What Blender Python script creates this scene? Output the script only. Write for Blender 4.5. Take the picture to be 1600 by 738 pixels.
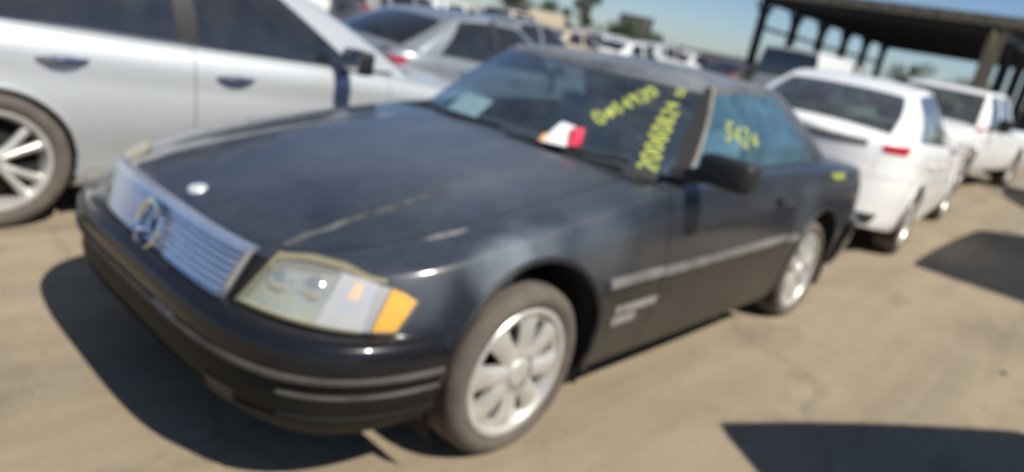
import bpy, bmesh, math, random
import numpy as np
from mathutils import Vector, Matrix, Quaternion
from mathutils.bvhtree import BVHTree

R = math.radians
scene = bpy.context.scene
for o in list(bpy.data.objects):
    bpy.data.objects.remove(o)
C = scene.collection
rng = random.Random(7)

# ---------------------------------------------------------------- camera
cam_data = bpy.data.cameras.new('camera')
cam = bpy.data.objects.new('camera', cam_data)
C.objects.link(cam)
yaw, pitch, roll = R(-140.14), R(-16.96), R(11.093)
fw = Vector((math.cos(yaw) * math.cos(pitch), math.sin(yaw) * math.cos(pitch), math.sin(pitch)))
rt = fw.cross(Vector((0, 0, 1))).normalized()
up = rt.cross(fw)
rt2 = math.cos(roll) * rt + math.sin(roll) * up
up2 = -math.sin(roll) * rt + math.cos(roll) * up
mw = Matrix((rt2, up2, -fw)).transposed().to_4x4()
mw.translation = Vector((1.6574, 2.1081, 1.3752))
cam.matrix_world = mw
cam_data.sensor_width = 36.0
cam_data.lens = 36.0 * 1090.29 / 1600.0
cam_data.clip_start = 0.05
cam_data.clip_end = 3000
cam_data.dof.use_dof = True            # the photograph is out of focus: the lens is focused close
cam_data.dof.focus_distance = 0.5
cam_data.dof.aperture_fstop = 3.7
scene.camera = cam

# ---------------------------------------------------------------- sky and sun
SUN_TO = Vector((-0.05, 0.77, 1.0)).normalized()     # direction from the ground to the sun
SUN_EL = math.asin(SUN_TO.z)
world = bpy.data.worlds.new('World')
scene.world = world
world.use_nodes = True
wn = world.node_tree
sky = wn.nodes.new('ShaderNodeTexSky')
sky.sky_type = 'NISHITA'
sky.sun_disc = False
sky.sun_elevation = SUN_EL
sky.sun_rotation = math.atan2(SUN_TO.x, SUN_TO.y)
sky.air_density = 0.8
sky.dust_density = 0.4
sky.ozone_density = 5.0
wn.nodes['Background'].inputs[1].default_value = 0.092
wn.links.new(sky.outputs[0], wn.nodes['Background'].inputs[0])
sd = bpy.data.lights.new('sun', 'SUN')
sd.energy = 4.9
sd.angle = R(0.53)
sd.color = (1.0, 0.94, 0.84)
sun = bpy.data.objects.new('sun', sd)
C.objects.link(sun)
sun.rotation_euler = SUN_TO.to_track_quat('Z', 'Y').to_euler()

scene.view_settings.view_transform = 'Standard'
scene.view_settings.look = 'None'
scene.view_settings.exposure = 0.16
scene.view_settings.gamma = 1.0
scene.cycles.use_denoising = True
scene.cycles.max_bounces = 8
scene.cycles.transparent_max_bounces = 12
scene.cycles.caustics_reflective = False
scene.cycles.caustics_refractive = False
scene.cycles.sample_clamp_indirect = 6.0

# ---------------------------------------------------------------- materials
def new_mat(name):
    m = bpy.data.materials.new(name)
    m.use_nodes = True
    nt = m.node_tree
    return m, nt, nt.nodes['Principled BSDF']

def node(nt, kind, **kw):
    n = nt.nodes.new(kind)
    for k, v in kw.items():
        setattr(n, k, v)
    return n

def noise(nt, scale, detail=4.0, rough=0.55, coords='Object', vec_scale=None):
    tc = node(nt, 'ShaderNodeTexCoord')
    n = node(nt, 'ShaderNodeTexNoise')
    n.inputs['Scale'].default_value = scale
    n.inputs['Detail'].default_value = detail
    n.inputs['Roughness'].default_value = rough
    if vec_scale:
        mp = node(nt, 'ShaderNodeMapping')
        mp.inputs['Scale'].default_value = vec_scale
        nt.links.new(tc.outputs[coords], mp.inputs[0])
        nt.links.new(mp.outputs[0], n.inputs['Vector'])
    else:
        nt.links.new(tc.outputs[coords], n.inputs['Vector'])
    return n.outputs['Fac']

def ramp(nt, fac, stops):
    r = node(nt, 'ShaderNodeValToRGB')
    el = r.color_ramp.elements
    while len(el) < len(stops):
        el.new(0.5)
    for e, (p, c) in zip(el, stops):
        e.position = p
        e.color = (*c, 1.0) if len(c) == 3 else c
    nt.links.new(fac, r.inputs[0])
    return r.outputs[0]

def grey(v):
    return (v, v, v)

def mix_col(nt, fac, a, b):
    m = node(nt, 'ShaderNodeMix', data_type='RGBA')
    for s, v in ((m.inputs[0], fac), (m.inputs[6], a), (m.inputs[7], b)):
        if hasattr(v, 'is_linked') or hasattr(v, 'links'):
            nt.links.new(v, s)
        elif isinstance(v, (int, float)):
            s.default_value = v
        else:
            s.default_value = (*v, 1.0)
    return m.outputs[2]

def mat_simple(name, col, rough=0.5, metal=0.0, coat=0.0, var=0.12, scale=30.0, bump=0.0):
    m, nt, b = new_mat(name)
    f = noise(nt, scale)
    c = ramp(nt, f, [(0.3, tuple(max(0, x * (1 - var)) for x in col)), (0.7, tuple(min(1, x * (1 + var)) for x in col))])
    nt.links.new(c, b.inputs['Base Color'])
    r = ramp(nt, f, [(0.3, grey(max(0.02, rough * 0.85))), (0.7, grey(min(1, rough * 1.15)))])
    nt.links.new(r, b.inputs['Roughness'])
    b.inputs['Metallic'].default_value = metal
    b.inputs['Coat Weight'].default_value = coat
    if bump:
        bp = node(nt, 'ShaderNodeBump')
        bp.inputs['Strength'].default_value = bump
        bp.inputs['Distance'].default_value = 0.01
        nt.links.new(noise(nt, scale * 3), bp.inputs['Height'])
        nt.links.new(bp.outputs[0], b.inputs['Normal'])
    return m

def mat_paint(name, col, metal=0.0, patch=3.2, spec=0.5, blob=None, top_dust_sheen=0.0, rough=0.32, dust=0.25, dust_col=(0.30, 0.265, 0.21), coat=0.6, coat_rough=0.06,
              low_dust=0.0, fade=0.0, object_color=False):
    """car paint: a coloured base under clear coat, patchy dust, more of it low on the body"""
    m, nt, b = new_mat(name)
    big = noise(nt, patch, 7.0, 0.68)
    fine = noise(nt, 38.0, 3.0, 0.6)
    base = col
    if object_color:
        oi = node(nt, 'ShaderNodeObjectInfo')
        base = oi.outputs['Color']
    elif fade:
        fb = ramp(nt, noise(nt, 3.4, 5.0, 0.6, vec_scale=(0.6, 1.0, 1.0)), [(0.52, grey(0)), (0.70, grey(1))])
        base = mix_col(nt, fb, col, tuple(c + fade for c in col))
    ma = node(nt, 'ShaderNodeMath', operation='MULTIPLY')
    d1 = ramp(nt, big, [(0.30, grey(0.30)), (0.70, grey(1.0))])
    d2 = ramp(nt, fine, [(0.25, grey(0.55)), (0.8, grey(1.0))])
    nt.links.new(d1, ma.inputs[0]); nt.links.new(d2, ma.inputs[1])
    amt = node(nt, 'ShaderNodeMath', operation='MULTIPLY')
    nt.links.new(ma.outputs[0], amt.inputs[0])
    amt.inputs[1].default_value = dust
    fac = amt.outputs[0]
    if top_dust_sheen:
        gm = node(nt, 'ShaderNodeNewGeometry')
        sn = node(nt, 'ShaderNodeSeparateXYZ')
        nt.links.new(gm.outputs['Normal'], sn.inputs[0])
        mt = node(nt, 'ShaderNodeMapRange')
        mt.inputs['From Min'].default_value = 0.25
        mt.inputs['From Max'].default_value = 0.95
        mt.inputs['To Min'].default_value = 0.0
        mt.inputs['To Max'].default_value = top_dust_sheen
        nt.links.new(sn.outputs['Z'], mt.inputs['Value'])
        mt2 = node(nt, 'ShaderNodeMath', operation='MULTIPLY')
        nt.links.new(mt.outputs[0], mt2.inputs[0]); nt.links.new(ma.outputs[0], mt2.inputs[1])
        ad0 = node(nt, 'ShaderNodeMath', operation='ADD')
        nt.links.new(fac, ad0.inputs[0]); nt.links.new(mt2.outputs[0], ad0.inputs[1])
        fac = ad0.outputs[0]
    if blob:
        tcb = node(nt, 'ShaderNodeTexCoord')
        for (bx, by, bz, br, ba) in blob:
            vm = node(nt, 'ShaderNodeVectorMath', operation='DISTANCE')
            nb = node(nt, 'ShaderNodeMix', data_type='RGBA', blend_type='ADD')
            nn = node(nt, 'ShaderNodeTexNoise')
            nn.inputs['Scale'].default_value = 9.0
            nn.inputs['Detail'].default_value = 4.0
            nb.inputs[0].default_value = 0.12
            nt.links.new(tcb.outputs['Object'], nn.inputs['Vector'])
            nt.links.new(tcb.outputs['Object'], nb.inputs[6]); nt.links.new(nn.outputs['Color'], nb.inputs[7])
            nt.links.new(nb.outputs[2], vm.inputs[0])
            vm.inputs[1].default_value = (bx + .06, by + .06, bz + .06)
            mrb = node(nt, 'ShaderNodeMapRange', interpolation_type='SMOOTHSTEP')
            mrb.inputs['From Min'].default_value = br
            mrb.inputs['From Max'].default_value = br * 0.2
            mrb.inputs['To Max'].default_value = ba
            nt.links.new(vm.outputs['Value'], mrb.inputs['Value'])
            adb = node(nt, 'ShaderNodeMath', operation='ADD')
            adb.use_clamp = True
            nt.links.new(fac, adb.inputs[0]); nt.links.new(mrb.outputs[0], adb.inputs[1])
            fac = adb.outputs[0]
    if low_dust:
        tc = node(nt, 'ShaderNodeTexCoord')
        sx = node(nt, 'ShaderNodeSeparateXYZ')
        nt.links.new(tc.outputs['Object'], sx.inputs[0])
        mr = node(nt, 'ShaderNodeMapRange')
        mr.inputs['From Min'].default_value = 0.70
        mr.inputs['From Max'].default_value = 0.18
        mr.inputs['To Min'].default_value = 0.0
        mr.inputs['To Max'].default_value = low_dust
        nt.links.new(sx.outputs['Z'], mr.inputs['Value'])
        mu = node(nt, 'ShaderNodeMath', operation='MULTIPLY')
        nt.links.new(mr.outputs[0], mu.inputs[0]); nt.links.new(ma.outputs[0], mu.inputs[1])
        ad = node(nt, 'ShaderNodeMath', operation='ADD')
        ad.use_clamp = True
        nt.links.new(fac, ad.inputs[0]); nt.links.new(mu.outputs[0], ad.inputs[1])
        fac = ad.outputs[0]
    colr = mix_col(nt, fac, base, dust_col)
    nt.links.new(colr, b.inputs['Base Color'])
    mr2 = node(nt, 'ShaderNodeMapRange')
    mr2.inputs['To Min'].default_value = rough
    mr2.inputs['To Max'].default_value = 0.75
    nt.links.new(fac, mr2.inputs['Value'])
    nt.links.new(mr2.outputs[0], b.inputs['Roughness'])
    mr3 = node(nt, 'ShaderNodeMapRange')
    mr3.inputs['To Min'].default_value = coat
    mr3.inputs['To Max'].default_value = coat * 0.1
    nt.links.new(fac, mr3.inputs['Value'])
    nt.links.new(mr3.outputs[0], b.inputs['Coat Weight'])
    b.inputs['Coat Roughness'].default_value = coat_rough
    b.inputs['Specular IOR Level'].default_value = spec
    b.inputs['Metallic'].default_value = metal
    return m

def mat_glass(name, tint=(0.55, 0.62, 0.62), dust=0.06, refl=1.45, rough=0.02, floor=0.0, film=(0.42, 0.40, 0.36)):
    """window glass: tinted see-through sheet with a mirror coat and a film of dust"""
    m = bpy.data.materials.new(name)
    m.use_nodes = True
    nt = m.node_tree
    nt.nodes.clear()
    out = node(nt, 'ShaderNodeOutputMaterial')
    tr = node(nt, 'ShaderNodeBsdfTransparent')
    tr.inputs[0].default_value = (*tint, 1)
    gl = node(nt, 'ShaderNodeBsdfGlossy')
    gl.inputs['Roughness'].default_value = rough
    gl.inputs['Color'].default_value = (0.95, 0.97, 1.0, 1)
    lw = node(nt, 'ShaderNodeLayerWeight')
    lw.inputs['Blend'].default_value = 0.5
    fr = node(nt, 'ShaderNodeMath', operation='POWER')
    nt.links.new(lw.outputs['Facing'], fr.inputs[0])
    fr.inputs[1].default_value = 4.0
    floor = max(floor, ((refl - 1) / (refl + 1)) ** 2 * 1.6)
    m1 = node(nt, 'ShaderNodeMixShader')
    fl = node(nt, 'ShaderNodeMapRange')
    fl.inputs['To Min'].default_value = floor
    nt.links.new(fr.outputs[0], fl.inputs['Value'])
    nt.links.new(fl.outputs[0], m1.inputs[0]); nt.links.new(tr.outputs[0], m1.inputs[1]); nt.links.new(gl.outputs[0], m1.inputs[2])
    df = node(nt, 'ShaderNodeBsdfDiffuse')
    df.inputs[0].default_value = (*film, 1)
    m2 = node(nt, 'ShaderNodeMixShader')
    dn = ramp(nt, noise(nt, 6.0, 5.0, 0.6), [(0.3, grey(dust * 0.3)), (0.75, grey(dust))])
    nt.links.new(dn, m2.inputs[0]); nt.links.new(m1.outputs[0], m2.inputs[1]); nt.links.new(df.outputs[0], m2.inputs[2])
    nt.links.new(m2.outputs[0], out.inputs[0])
    return m

def mat_lens(name, col, clear=0.45, rough=0.12, haze=(0.8, 0.76, 0.6)):
    """lamp cover: moulded plastic, partly see-through"""
    m, nt, b = new_mat(name)
    f = noise(nt, 55.0, 2.0, 0.5)
    nt.links.new(mix_col(nt, f, col, tuple(min(1, c * 1.1) for c in col)), b.inputs['Base Color'])
    b.inputs['Roughness'].default_value = rough
    b.inputs['Coat Weight'].default_value = 0.5
    tr = node(nt, 'ShaderNodeBsdfTransparent')
    tr.inputs[0].default_value = (*[min(1, c * 1.15) for c in col], 1)
    mx = node(nt, 'ShaderNodeMixShader')
    mx.inputs[0].default_value = clear
    nt.links.new(b.outputs[0], mx.inputs[1]); nt.links.new(tr.outputs[0], mx.inputs[2])
    nt.links.new(mx.outputs[0], nt.nodes['Material Output'].inputs[0])
    return m

M = {}
M['black_paint'] = mat_paint('black_paint', (0.013, 0.016, 0.024), rough=0.40, spec=0.25, blob=[(-.25, .15, .9, .85, .22), (.16, .885, .70, .16, .60), (.02, .87, .74, .18, .35), (-.30, .89, .72, .22, .16), (.45, .84, .62, .13, .2), (-2.2, .89, .70, .25, .18)], dust=0.05, top_dust_sheen=0.20, dust_col=(0.22, 0.255, 0.295), coat=1.0, coat_rough=0.14, low_dust=0.05, fade=0.02)  # first blob, rear hood: dust plus grazing sky reflection put into the colour
M['black_lower'] = mat_paint('black_lower', (0.020, 0.019, 0.018), rough=0.5, spec=0.3, dust=0.06, dust_col=(0.20, 0.18, 0.14), coat=0.2, coat_rough=0.25, low_dust=0.42)
M['black_bumper'] = mat_paint('black_bumper', (0.008, 0.009, 0.013), rough=0.25, spec=0.12, dust=0.04, dust_col=(0.2, 0.17, 0.13), coat=0.5, coat_rough=0.05)
M['silver_paint'] = mat_paint('silver_paint', (0.60, 0.63, 0.645), metal=0.40, rough=0.38, dust=0.25, dust_col=(0.42, 0.40, 0.36), coat=0.6)
M['grey_paint'] = mat_paint('grey_paint', (0.30, 0.33, 0.36), metal=0.45, rough=0.35, dust=0.2, coat=0.7)
M['white_paint'] = mat_paint('white_paint', (0.88, 0.88, 0.86), rough=0.4, dust=0.10, dust_col=(0.5, 0.46, 0.38), coat=0.6, low_dust=0.15)
M['any_paint'] = mat_paint('any_paint', (0.5, 0.5, 0.5), rough=0.38, dust=0.2, coat=0.6, object_color=True)
M['glass'] = mat_glass('glass', (0.50, 0.60, 0.62), dust=0.12)
M['tint_glass'] = mat_glass('tint_glass', (0.12, 0.14, 0.15), dust=0.07, refl=1.7)
M['green_glass'] = mat_glass('green_glass', (0.40, 0.50, 0.45), dust=0.16, refl=1.8, floor=0.08)
M['chrome'] = mat_simple('chrome', (0.75, 0.76, 0.78), 0.12, 1.0, var=0.05)
M['grille_silver'] = mat_simple('grille_silver', (0.70, 0.75, 0.82), 0.22, 0.8, var=0.08)
M['alloy'] = mat_simple('alloy', (0.66, 0.65, 0.61), 0.36, 0.5, var=0.16, scale=9)
M['rubber'] = mat_simple('rubber', (0.115, 0.098, 0.082), 0.85, var=0.22, scale=14, bump=0.15)
M['black_plastic'] = mat_simple('black_plastic', (0.018, 0.018, 0.019), 0.55, var=0.2)
M['dark_void'] = mat_simple('dark_void', (0.012, 0.012, 0.012), 0.9, var=0.2)
M['grey_plastic'] = mat_simple('grey_plastic', (0.10, 0.095, 0.088), 0.65, var=0.2, scale=12)
M['dusty_trim'] = mat_simple('dusty_trim', (0.060, 0.055, 0.048), 0.65, var=0.55, scale=7)
M['apron'] = mat_simple('apron', (0.014, 0.013, 0.012), 0.75, var=0.5, scale=6)
M['lens'] = mat_lens('lens', (0.90, 0.89, 0.78), clear=0.80)
M['moulding'] = mat_simple('moulding', (0.19, 0.185, 0.175), 0.6, var=0.3, scale=7)
M['yellow_lens'] = mat_lens('yellow_lens', (0.30, 0.27, 0.16), clear=0.15, rough=0.4)
M['amber'] = mat_lens('amber', (1.0, 0.46, 0.01), clear=0.12)
M['red_lens'] = mat_lens('red_lens', (0.50, 0.012, 0.025), clear=0.15)
M['black_trim'] = mat_paint('black_trim', (0.010, 0.010, 0.011), rough=0.55, spec=0.15, dust=0.06, dust_col=(0.2, 0.17, 0.13), coat=0.0)
M['badge'] = mat_simple('badge', (0.80, 0.81, 0.82), 0.3, 0.3, var=0.08)
M['reflector'] = mat_simple('reflector', (0.84, 0.86, 0.86), 0.16, 0.85, var=0.25, scale=7, bump=1.0)
M['pillar_black'] = mat_paint('pillar_black', (0.018, 0.019, 0.021), rough=0.65, spec=0.12, dust=0.05, dust_col=(0.2, 0.19, 0.175), coat=0.0)
M['tan_seal'] = mat_simple('tan_seal', (0.26, 0.23, 0.19), 0.8, var=0.3, scale=20)
M['scar'] = mat_simple('scar', (0.20, 0.195, 0.185), 0.75, var=0.4, scale=30)
M['worn'] = mat_simple('worn', (0.085, 0.085, 0.085), 0.6, var=0.5, scale=14)  # grey of the highlight painted along the hood crease
M['leather'] = mat_simple('leather', (0.10, 0.11, 0.115), 0.6, var=0.2, scale=20)
M['leather_light'] = mat_simple('leather_light', (0.34, 0.40, 0.41), 0.55, var=0.15, scale=20)
M['interior'] = mat_simple('interior', (0.035, 0.037, 0.04), 0.7, var=0.25)
M['yellow_marker'] = mat_simple('yellow_marker', (0.42, 0.47, 0.11), 0.8, var=0.25, scale=60)
M['paper_white'] = mat_simple('paper_white', (0.82, 0.82, 0.80), 0.7, var=0.03)
M['paper_red'] = mat_simple('paper_red', (0.72, 0.05, 0.09), 0.7, var=0.06)
M['paper_orange'] = mat_simple('paper_orange', (0.75, 0.36, 0.12), 0.7, var=0.06)
M['pale_teal'] = mat_simple('pale_teal', (0.62, 0.78, 0.76), 0.6, var=0.05)
M['bare'] = mat_simple('bare', (0.34, 0.33, 0.31), 0.7, var=0.3, scale=25)
M['steel_dark'] = mat_simple('steel_dark', (0.014, 0.018, 0.023), 0.7, 0.2, var=0.3, scale=2)
M['steel_tan'] = mat_simple('steel_tan', (0.26, 0.225, 0.17), 0.8, var=0.3, scale=2)

# ---------------------------------------------------------------- mesh helpers
def mesh_obj(name, verts, faces, mat, parent=None, smooth=40, label=None):
    me = bpy.data.meshes.new(name)
    me.from_pydata([tuple(v) for v in verts], [], [tuple(int(i) for i in f) for f in faces])
    me.validate()
    if smooth:
        me.shade_smooth()
        me.set_sharp_from_angle(angle=R(smooth))
    me.materials.append(M[mat] if isinstance(mat, str) else mat)
    o = bpy.data.objects.new(name, me)
    C.objects.link(o)
    if parent is not None:
        o.parent = parent
    if label:
        o['label'] = label
    return o

def bm_obj(name, bm, mat, parent=None, smooth=40, label=None):
    me = bpy.data.meshes.new(name)
    bm.normal_update()
    bm.to_mesh(me)
    bm.free()
    if smooth:
        me.shade_smooth()
        me.set_sharp_from_angle(angle=R(smooth))
    me.materials.append(M[mat] if isinstance(mat, str) else mat)
    o = bpy.data.objects.new(name, me)
    C.objects.link(o)
    if parent is not None:
        o.parent = parent
    if label:
        o['label'] = label
    return o

def empty(name, parent=None, loc=(0, 0, 0), rz=0.0):
    o = bpy.data.objects.new(name, None)
    o.empty_display_size = 0.2
    C.objects.link(o)
    o.location = loc
    o.rotation_euler = (0, 0, rz)
    if parent is not None:
        o.parent = parent
    return o

def tag(o, label, cat, group=None):
    o['label'] = label
    o['category'] = cat
    if group:
        o['group'] = group
    return o

def copy_tree(o, parent=None):
    c = o.copy()
    C.objects.link(c)
    c.parent = parent
    for ch in o.children:
        copy_tree(ch, c)
    return c

def rbox(bm, cx, cy, cz, sx, sy, sz, r=0.02, seg=2, mat=None):
    """rounded box added to a bmesh"""
    res = bmesh.ops.create_cube(bm, size=1.0)
    vs = res['verts']
    m = Matrix.Translation((cx, cy, cz)) @ Matrix.Diagonal((sx, sy, sz, 1))
    bmesh.ops.transform(bm, matrix=m, verts=vs)
    if r > 0:
        es = list({e for v in vs for e in v.link_edges})
        out = bmesh.ops.bevel(bm, geom=es, offset=min(r, 0.49 * min(sx, sy, sz)), segments=seg, affect='EDGES', profile=0.5)
        vs = list({v for f in out['faces'] for v in f.verts} | {v for v in vs if v.is_valid})
    if mat is not None:
        bmesh.ops.transform(bm, matrix=mat, verts=vs)
    return vs

def box_obj(name, c, s, mat, parent=None, r=0.02, seg=2, rot=None, smooth=40):
    bm = bmesh.new()
    m = None
    if rot is not None:
        m = Matrix.Translation(c) @ rot.to_matrix().to_4x4() @ Matrix.Translation([-x for x in c])
    rbox(bm, *c, *s, r=r, seg=seg, mat=m)
    return bm_obj(name, bm, mat, parent, smooth)

def tube(bm, path, rad, n=8, closed=False):
    """round tube along a list of points; rad is a number or one per point"""
    P = [Vector(p) for p in path]
    k = len(P)
    rads = rad if isinstance(rad, (list, tuple)) else [rad] * k
    rings = []
    ref = Vector((0, 0, 1))
    for i, p in enumerate(P):
        a = P[(i - 1) % k] if (closed or i > 0) else P[i]
        b = P[(i + 1) % k] if (closed or i < k - 1) else P[i]
        d = (b - a).normalized()
        u = ref - d * ref.dot(d)
        if u.length < 0.05:
            u = Vector((1, 0, 0)) - d * d.x
        u.normalize()
        w = d.cross(u)
        rings.append([bm.verts.new(p + (u * math.cos(t) + w * math.sin(t)) * rads[i]) for t in [2 * math.pi * j / n for j in range(n)]])
    for i in range(k if closed else k - 1):
        A, B = rings[i], rings[(i + 1) % k]
        for j in range(n):
            bm.faces.new((A[j], A[(j + 1) % n], B[(j + 1) % n], B[j]))
    if not closed:
        bm.faces.new(rings[0][::-1]); bm.faces.new(rings[-1])

def lathe_y(bm, prof, n=40, closed=False):
    """profile (radius, y) spun about the y axis"""
    rings = []
    for r, y in prof:
        rings.append([bm.verts.new((r * math.cos(t), y, r * math.sin(t))) for t in [2 * math.pi * j / n for j in range(n)]])
    k = len(rings)
    for i in range(k if closed else k - 1):
        A, B = rings[i], rings[(i + 1) % k]
        for j in range(n):
            bm.faces.new((A[j], B[j], B[(j + 1) % n], A[(j + 1) % n]))
    return rings

def pchip(pts):
    x = np.array([p[0] for p in pts], float); y = np.array([p[1] for p in pts], float)
    o = np.argsort(x); x = x[o]; y = y[o]
    h = np.diff(x); dl = np.diff(y) / h
    d = np.zeros_like(x)
    if len(x) > 2:
        for i in range(1, len(x) - 1):
            if dl[i - 1] * dl[i] > 0:
                w1 = 2 * h[i] + h[i - 1]; w2 = h[i] + 2 * h[i - 1]
                d[i] = (w1 + w2) / (w1 / dl[i - 1] + w2 / dl[i])
    d[0], d[-1] = dl[0], dl[-1]
    def f(q):
        q = min(max(float(q), x[0]), x[-1])
        i = min(max(int(np.searchsorted(x, q)) - 1, 0), len(x) - 2)
        t = (q - x[i]) / h[i]
        return ((1 + 2 * t) * (1 - t) ** 2 * y[i] + t * (1 - t) ** 2 * h[i] * d[i] + t * t * (3 - 2 * t) * y[i + 1] + t * t * (t - 1) * h[i] * d[i + 1])
    return f

def panelize(verts, faces, gap=0.0025, depth=0.014):
    """shrink a sheet-metal panel a little at its edge and fold the edge inward"""
    V = np.array(verts, float)
    used = sorted({i for f in faces for i in f})
    mp = {a: k for k, a in enumerate(used)}
    V = V[used]
    F = [[mp[i] for i in f] for f in faces]
    N = np.zeros_like(V)
    cnt = {}
    for f in F:
        n = np.cross(V[f[1]] - V[f[0]], V[f[2]] - V[f[0]])
        if len(f) == 4:
            n = n + np.cross(V[f[2]] - V[f[0]], V[f[3]] - V[f[0]])
        for i in f:
            N[i] += n
        for a, b in zip(f, f[1:] + f[:1]):
            cnt.setdefault((min(a, b), max(a, b)), []).append((a, b))
    N /= np.maximum(np.linalg.norm(N, axis=1), 1e-9)[:, None]
    bnd = [v[0] for v in cnt.values() if len(v) == 1]
    bv = sorted({i for e in bnd for i in e})
    if gap:
        acc = np.zeros_like(V); num = np.zeros(len(V))
        for f in F:
            c = V[f].mean(0)
            for i in f:
                acc[i] += c - V[i]; num[i] += 1
        for i in bv:
            d = acc[i] - N[i] * acc[i].dot(N[i])
            l = np.linalg.norm(d)
            if l > 1e-6:
                V[i] = V[i] + d / l * gap
    out = list(map(tuple, V))
    new = {}
    for i in bv:
        new[i] = len(out)
        out.append(tuple(V[i] - N[i] * depth))
    for a, b in bnd:
        F.append([b, a, new[a], new[b]])
    return out, F

# ---------------------------------------------------------------- car builder
class Shell:
    """lower body of a car: rings of (y, z) points at stations along x (front axle at x = 0, forward +x)"""
    def __init__(s, S):
        s.S = S
        s.W = pchip(S['W']); s.zs = pchip(S['zs']); s.zc = pchip(S['zc']); s.zb = pchip(S['zb'])
        s.sec = pchip(S['sec'])
        s.fs = S.get('fs', [0, .05, .12, .2, .28, .36, .44, .52, .6, .68, .76, .83, .89, .93, .96, .98, 1.0])
        s.gs = S.get('gs', [0.03, .07, .12, .2, .32, .46, .62, .8, 1.0])
        xs = []
        step = S.get('step', 0.05)
        x = S['xar']
        n = max(4, int(round((S['xaf'] - S['xar']) / step)))
        base = [S['xar'] + (S['xaf'] - S['xar']) * i / n for i in range(n + 1)]
        for q in S['lines']:
            k = min(range(len(base)), key=lambda i: abs(base[i] - q))
            if S['xar'] < q < S['xaf']:
                base[k] = q
        st = []
        ne = S.get('nend', 16)
        for i in range(ne, 0, -1):
            t = math.radians(90) * (i / ne) ** 0.85
            st.append((S['xaf'] + (S['xf'] - S['xaf']) * math.sin(t) ** (2 / S['nf']), max(0.0005, abs(math.cos(t)) ** (2 / S['nf']) if i < ne else 0)))
        for x in sorted(base, reverse=True):
            st.append((x, 1.0))
        for i in range(1, ne + 1):
            t = math.radians(90) * (i / ne) ** 0.85
            st.append((S['xar'] + (S['xr'] - S['xar']) * math.sin(t) ** (2 / S['nr']), max(0.0005, abs(math.cos(t)) ** (2 / S['nr']) if i < ne else 0)))
        s.st = st
        s.nh = len(s.fs) + len(s.gs)
        rings = []
        for x, wf in st:
            W = s.W(x) * wf
            zb, zs, zc = s.zb(x), s.zs(x), s.zc(x)
            h = [(W * s.sec(f), zb + f * (zs - zb)) for f in s.fs]
            ys = h[-1][0]
            h += [(ys * (1 - g), s.ztop_raw(zs, zc, 1 - g)) for g in s.gs]
            k0 = len(s.fs) - 1
            for _ in range(S.get('soft', 2)):
                q = list(h)
                for j in range(max(1, k0 - 4), k0 + 4):
                    q[j] = (0.25 * h[j - 1][0] + 0.5 * h[j][0] + 0.25 * h[j + 1][0], 0.25 * h[j - 1][1] + 0.5 * h[j][1] + 0.25 * h[j + 1][1])
                h = q
            if 'crease' in S and x > S['crease'][2]:
                yc, hc, _ = S['crease']
                h = [(y, z + (hc * min(1, max(0, (yc + .018 - y) / .036)) * min(1, max(0, (S['xf'] - x) / .15)) if k >= len(s.fs) else 0)) for k, (y, z) in enumerate(h)]
            full = [(y, z) for y, z in h] + [(-y, z) for y, z in h[-2::-1]]
            ring = []
            for y, z in full:
                dx = 0
                if x > S['xaf']:
                    dx = -S.get('lean_f', 0) * (z - 0.5) * min(1, (x - S['xaf']) / (S['xf'] - S['xaf']) * 1.2)
                if x < S['xar']:
                    dx = S.get('lean_r', 0) * (z - 0.5) * min(1, (S['xar'] - x) / (S['xar'] - S['xr']) * 1.2)
                ring.append((x + dx, y, z))
            rings.append(ring)
        s.V = np.array(rings)
        s.ni, s.nj = s.V.shape[:2]
        idx = lambda i, j: i * s.nj + j
        s.flat = s.V.reshape(-1, 3).copy()
        allf = [(idx(i, j), idx(i + 1, j), idx(i + 1, j + 1), idx(i, j + 1)) for i in range(s.ni - 1) for j in range(s.nj - 1)]
        s.bvh = BVHTree.FromPolygons([tuple(v) for v in s.flat], allf)
        s.faces = [(i, j, (idx(i, j), idx(i + 1, j), idx(i + 1, j + 1), idx(i, j + 1))) for i in range(s.ni - 1) for j in range(s.nj - 1)]
        s.cut_arches()

    def ztop_raw(s, zs, zc, u):
        return zs + (zc - zs) * (1 - abs(u) ** s.S.get('crown', 2.4))

    def ztop(s, x, y):
        ys = max(0.05, s.W(x) * s.sec(1.0))
        return s.ztop_raw(s.zs(x), s.zc(x), min(1, abs(y) / ys))

    def side_y(s, x, z):
        zb, zs = s.zb(x), s.zs(x)
        return s.W(x) * s.sec(min(1, max(0, (z - zb) / (zs - zb))))

    def cut_arches(s):
        S = s.S
        nf = len(s.fs)
        dead = set()
        for xw, zw, Ra in S['arches']:
            r = np.hypot(s.flat[:, 0] - xw, s.flat[:, 2] - zw)
            side = np.zeros(len(s.flat), bool)
            for i in range(s.ni):
                for j in list(range(nf)) + list(range(s.nj - nf, s.nj)):
                    side[i * s.nj + j] = True
            ins = (r < Ra) & side & (np.abs(s.flat[:, 1]) > 0.35)
            keep = []
            for f in s.faces:
                if all(ins[k] for k in f[2]):
                    dead.add(f[:2])
            mv = set()
            for f in s.faces:
                if f[:2] not in dead:
                    mv |= {k for k in f[2] if ins[k]}
            for k in mv:
                x, y, z = s.flat[k]
                q = Ra / max(r[k], 1e-4)
                x2, z2 = xw + (x - xw) * q, zw + (z - zw) * q
                if z2 < s.zb(x2):
                    z2 = z; x2 = xw + math.copysign(math.sqrt(max(0, Ra ** 2 - (z - zw) ** 2)), x - xw)
                s.flat[k] = (x2, math.copysign(s.side_y(x2, z2), y), z2)
        s.faces = [f for f in s.faces if f[:2] not in dead]

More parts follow.
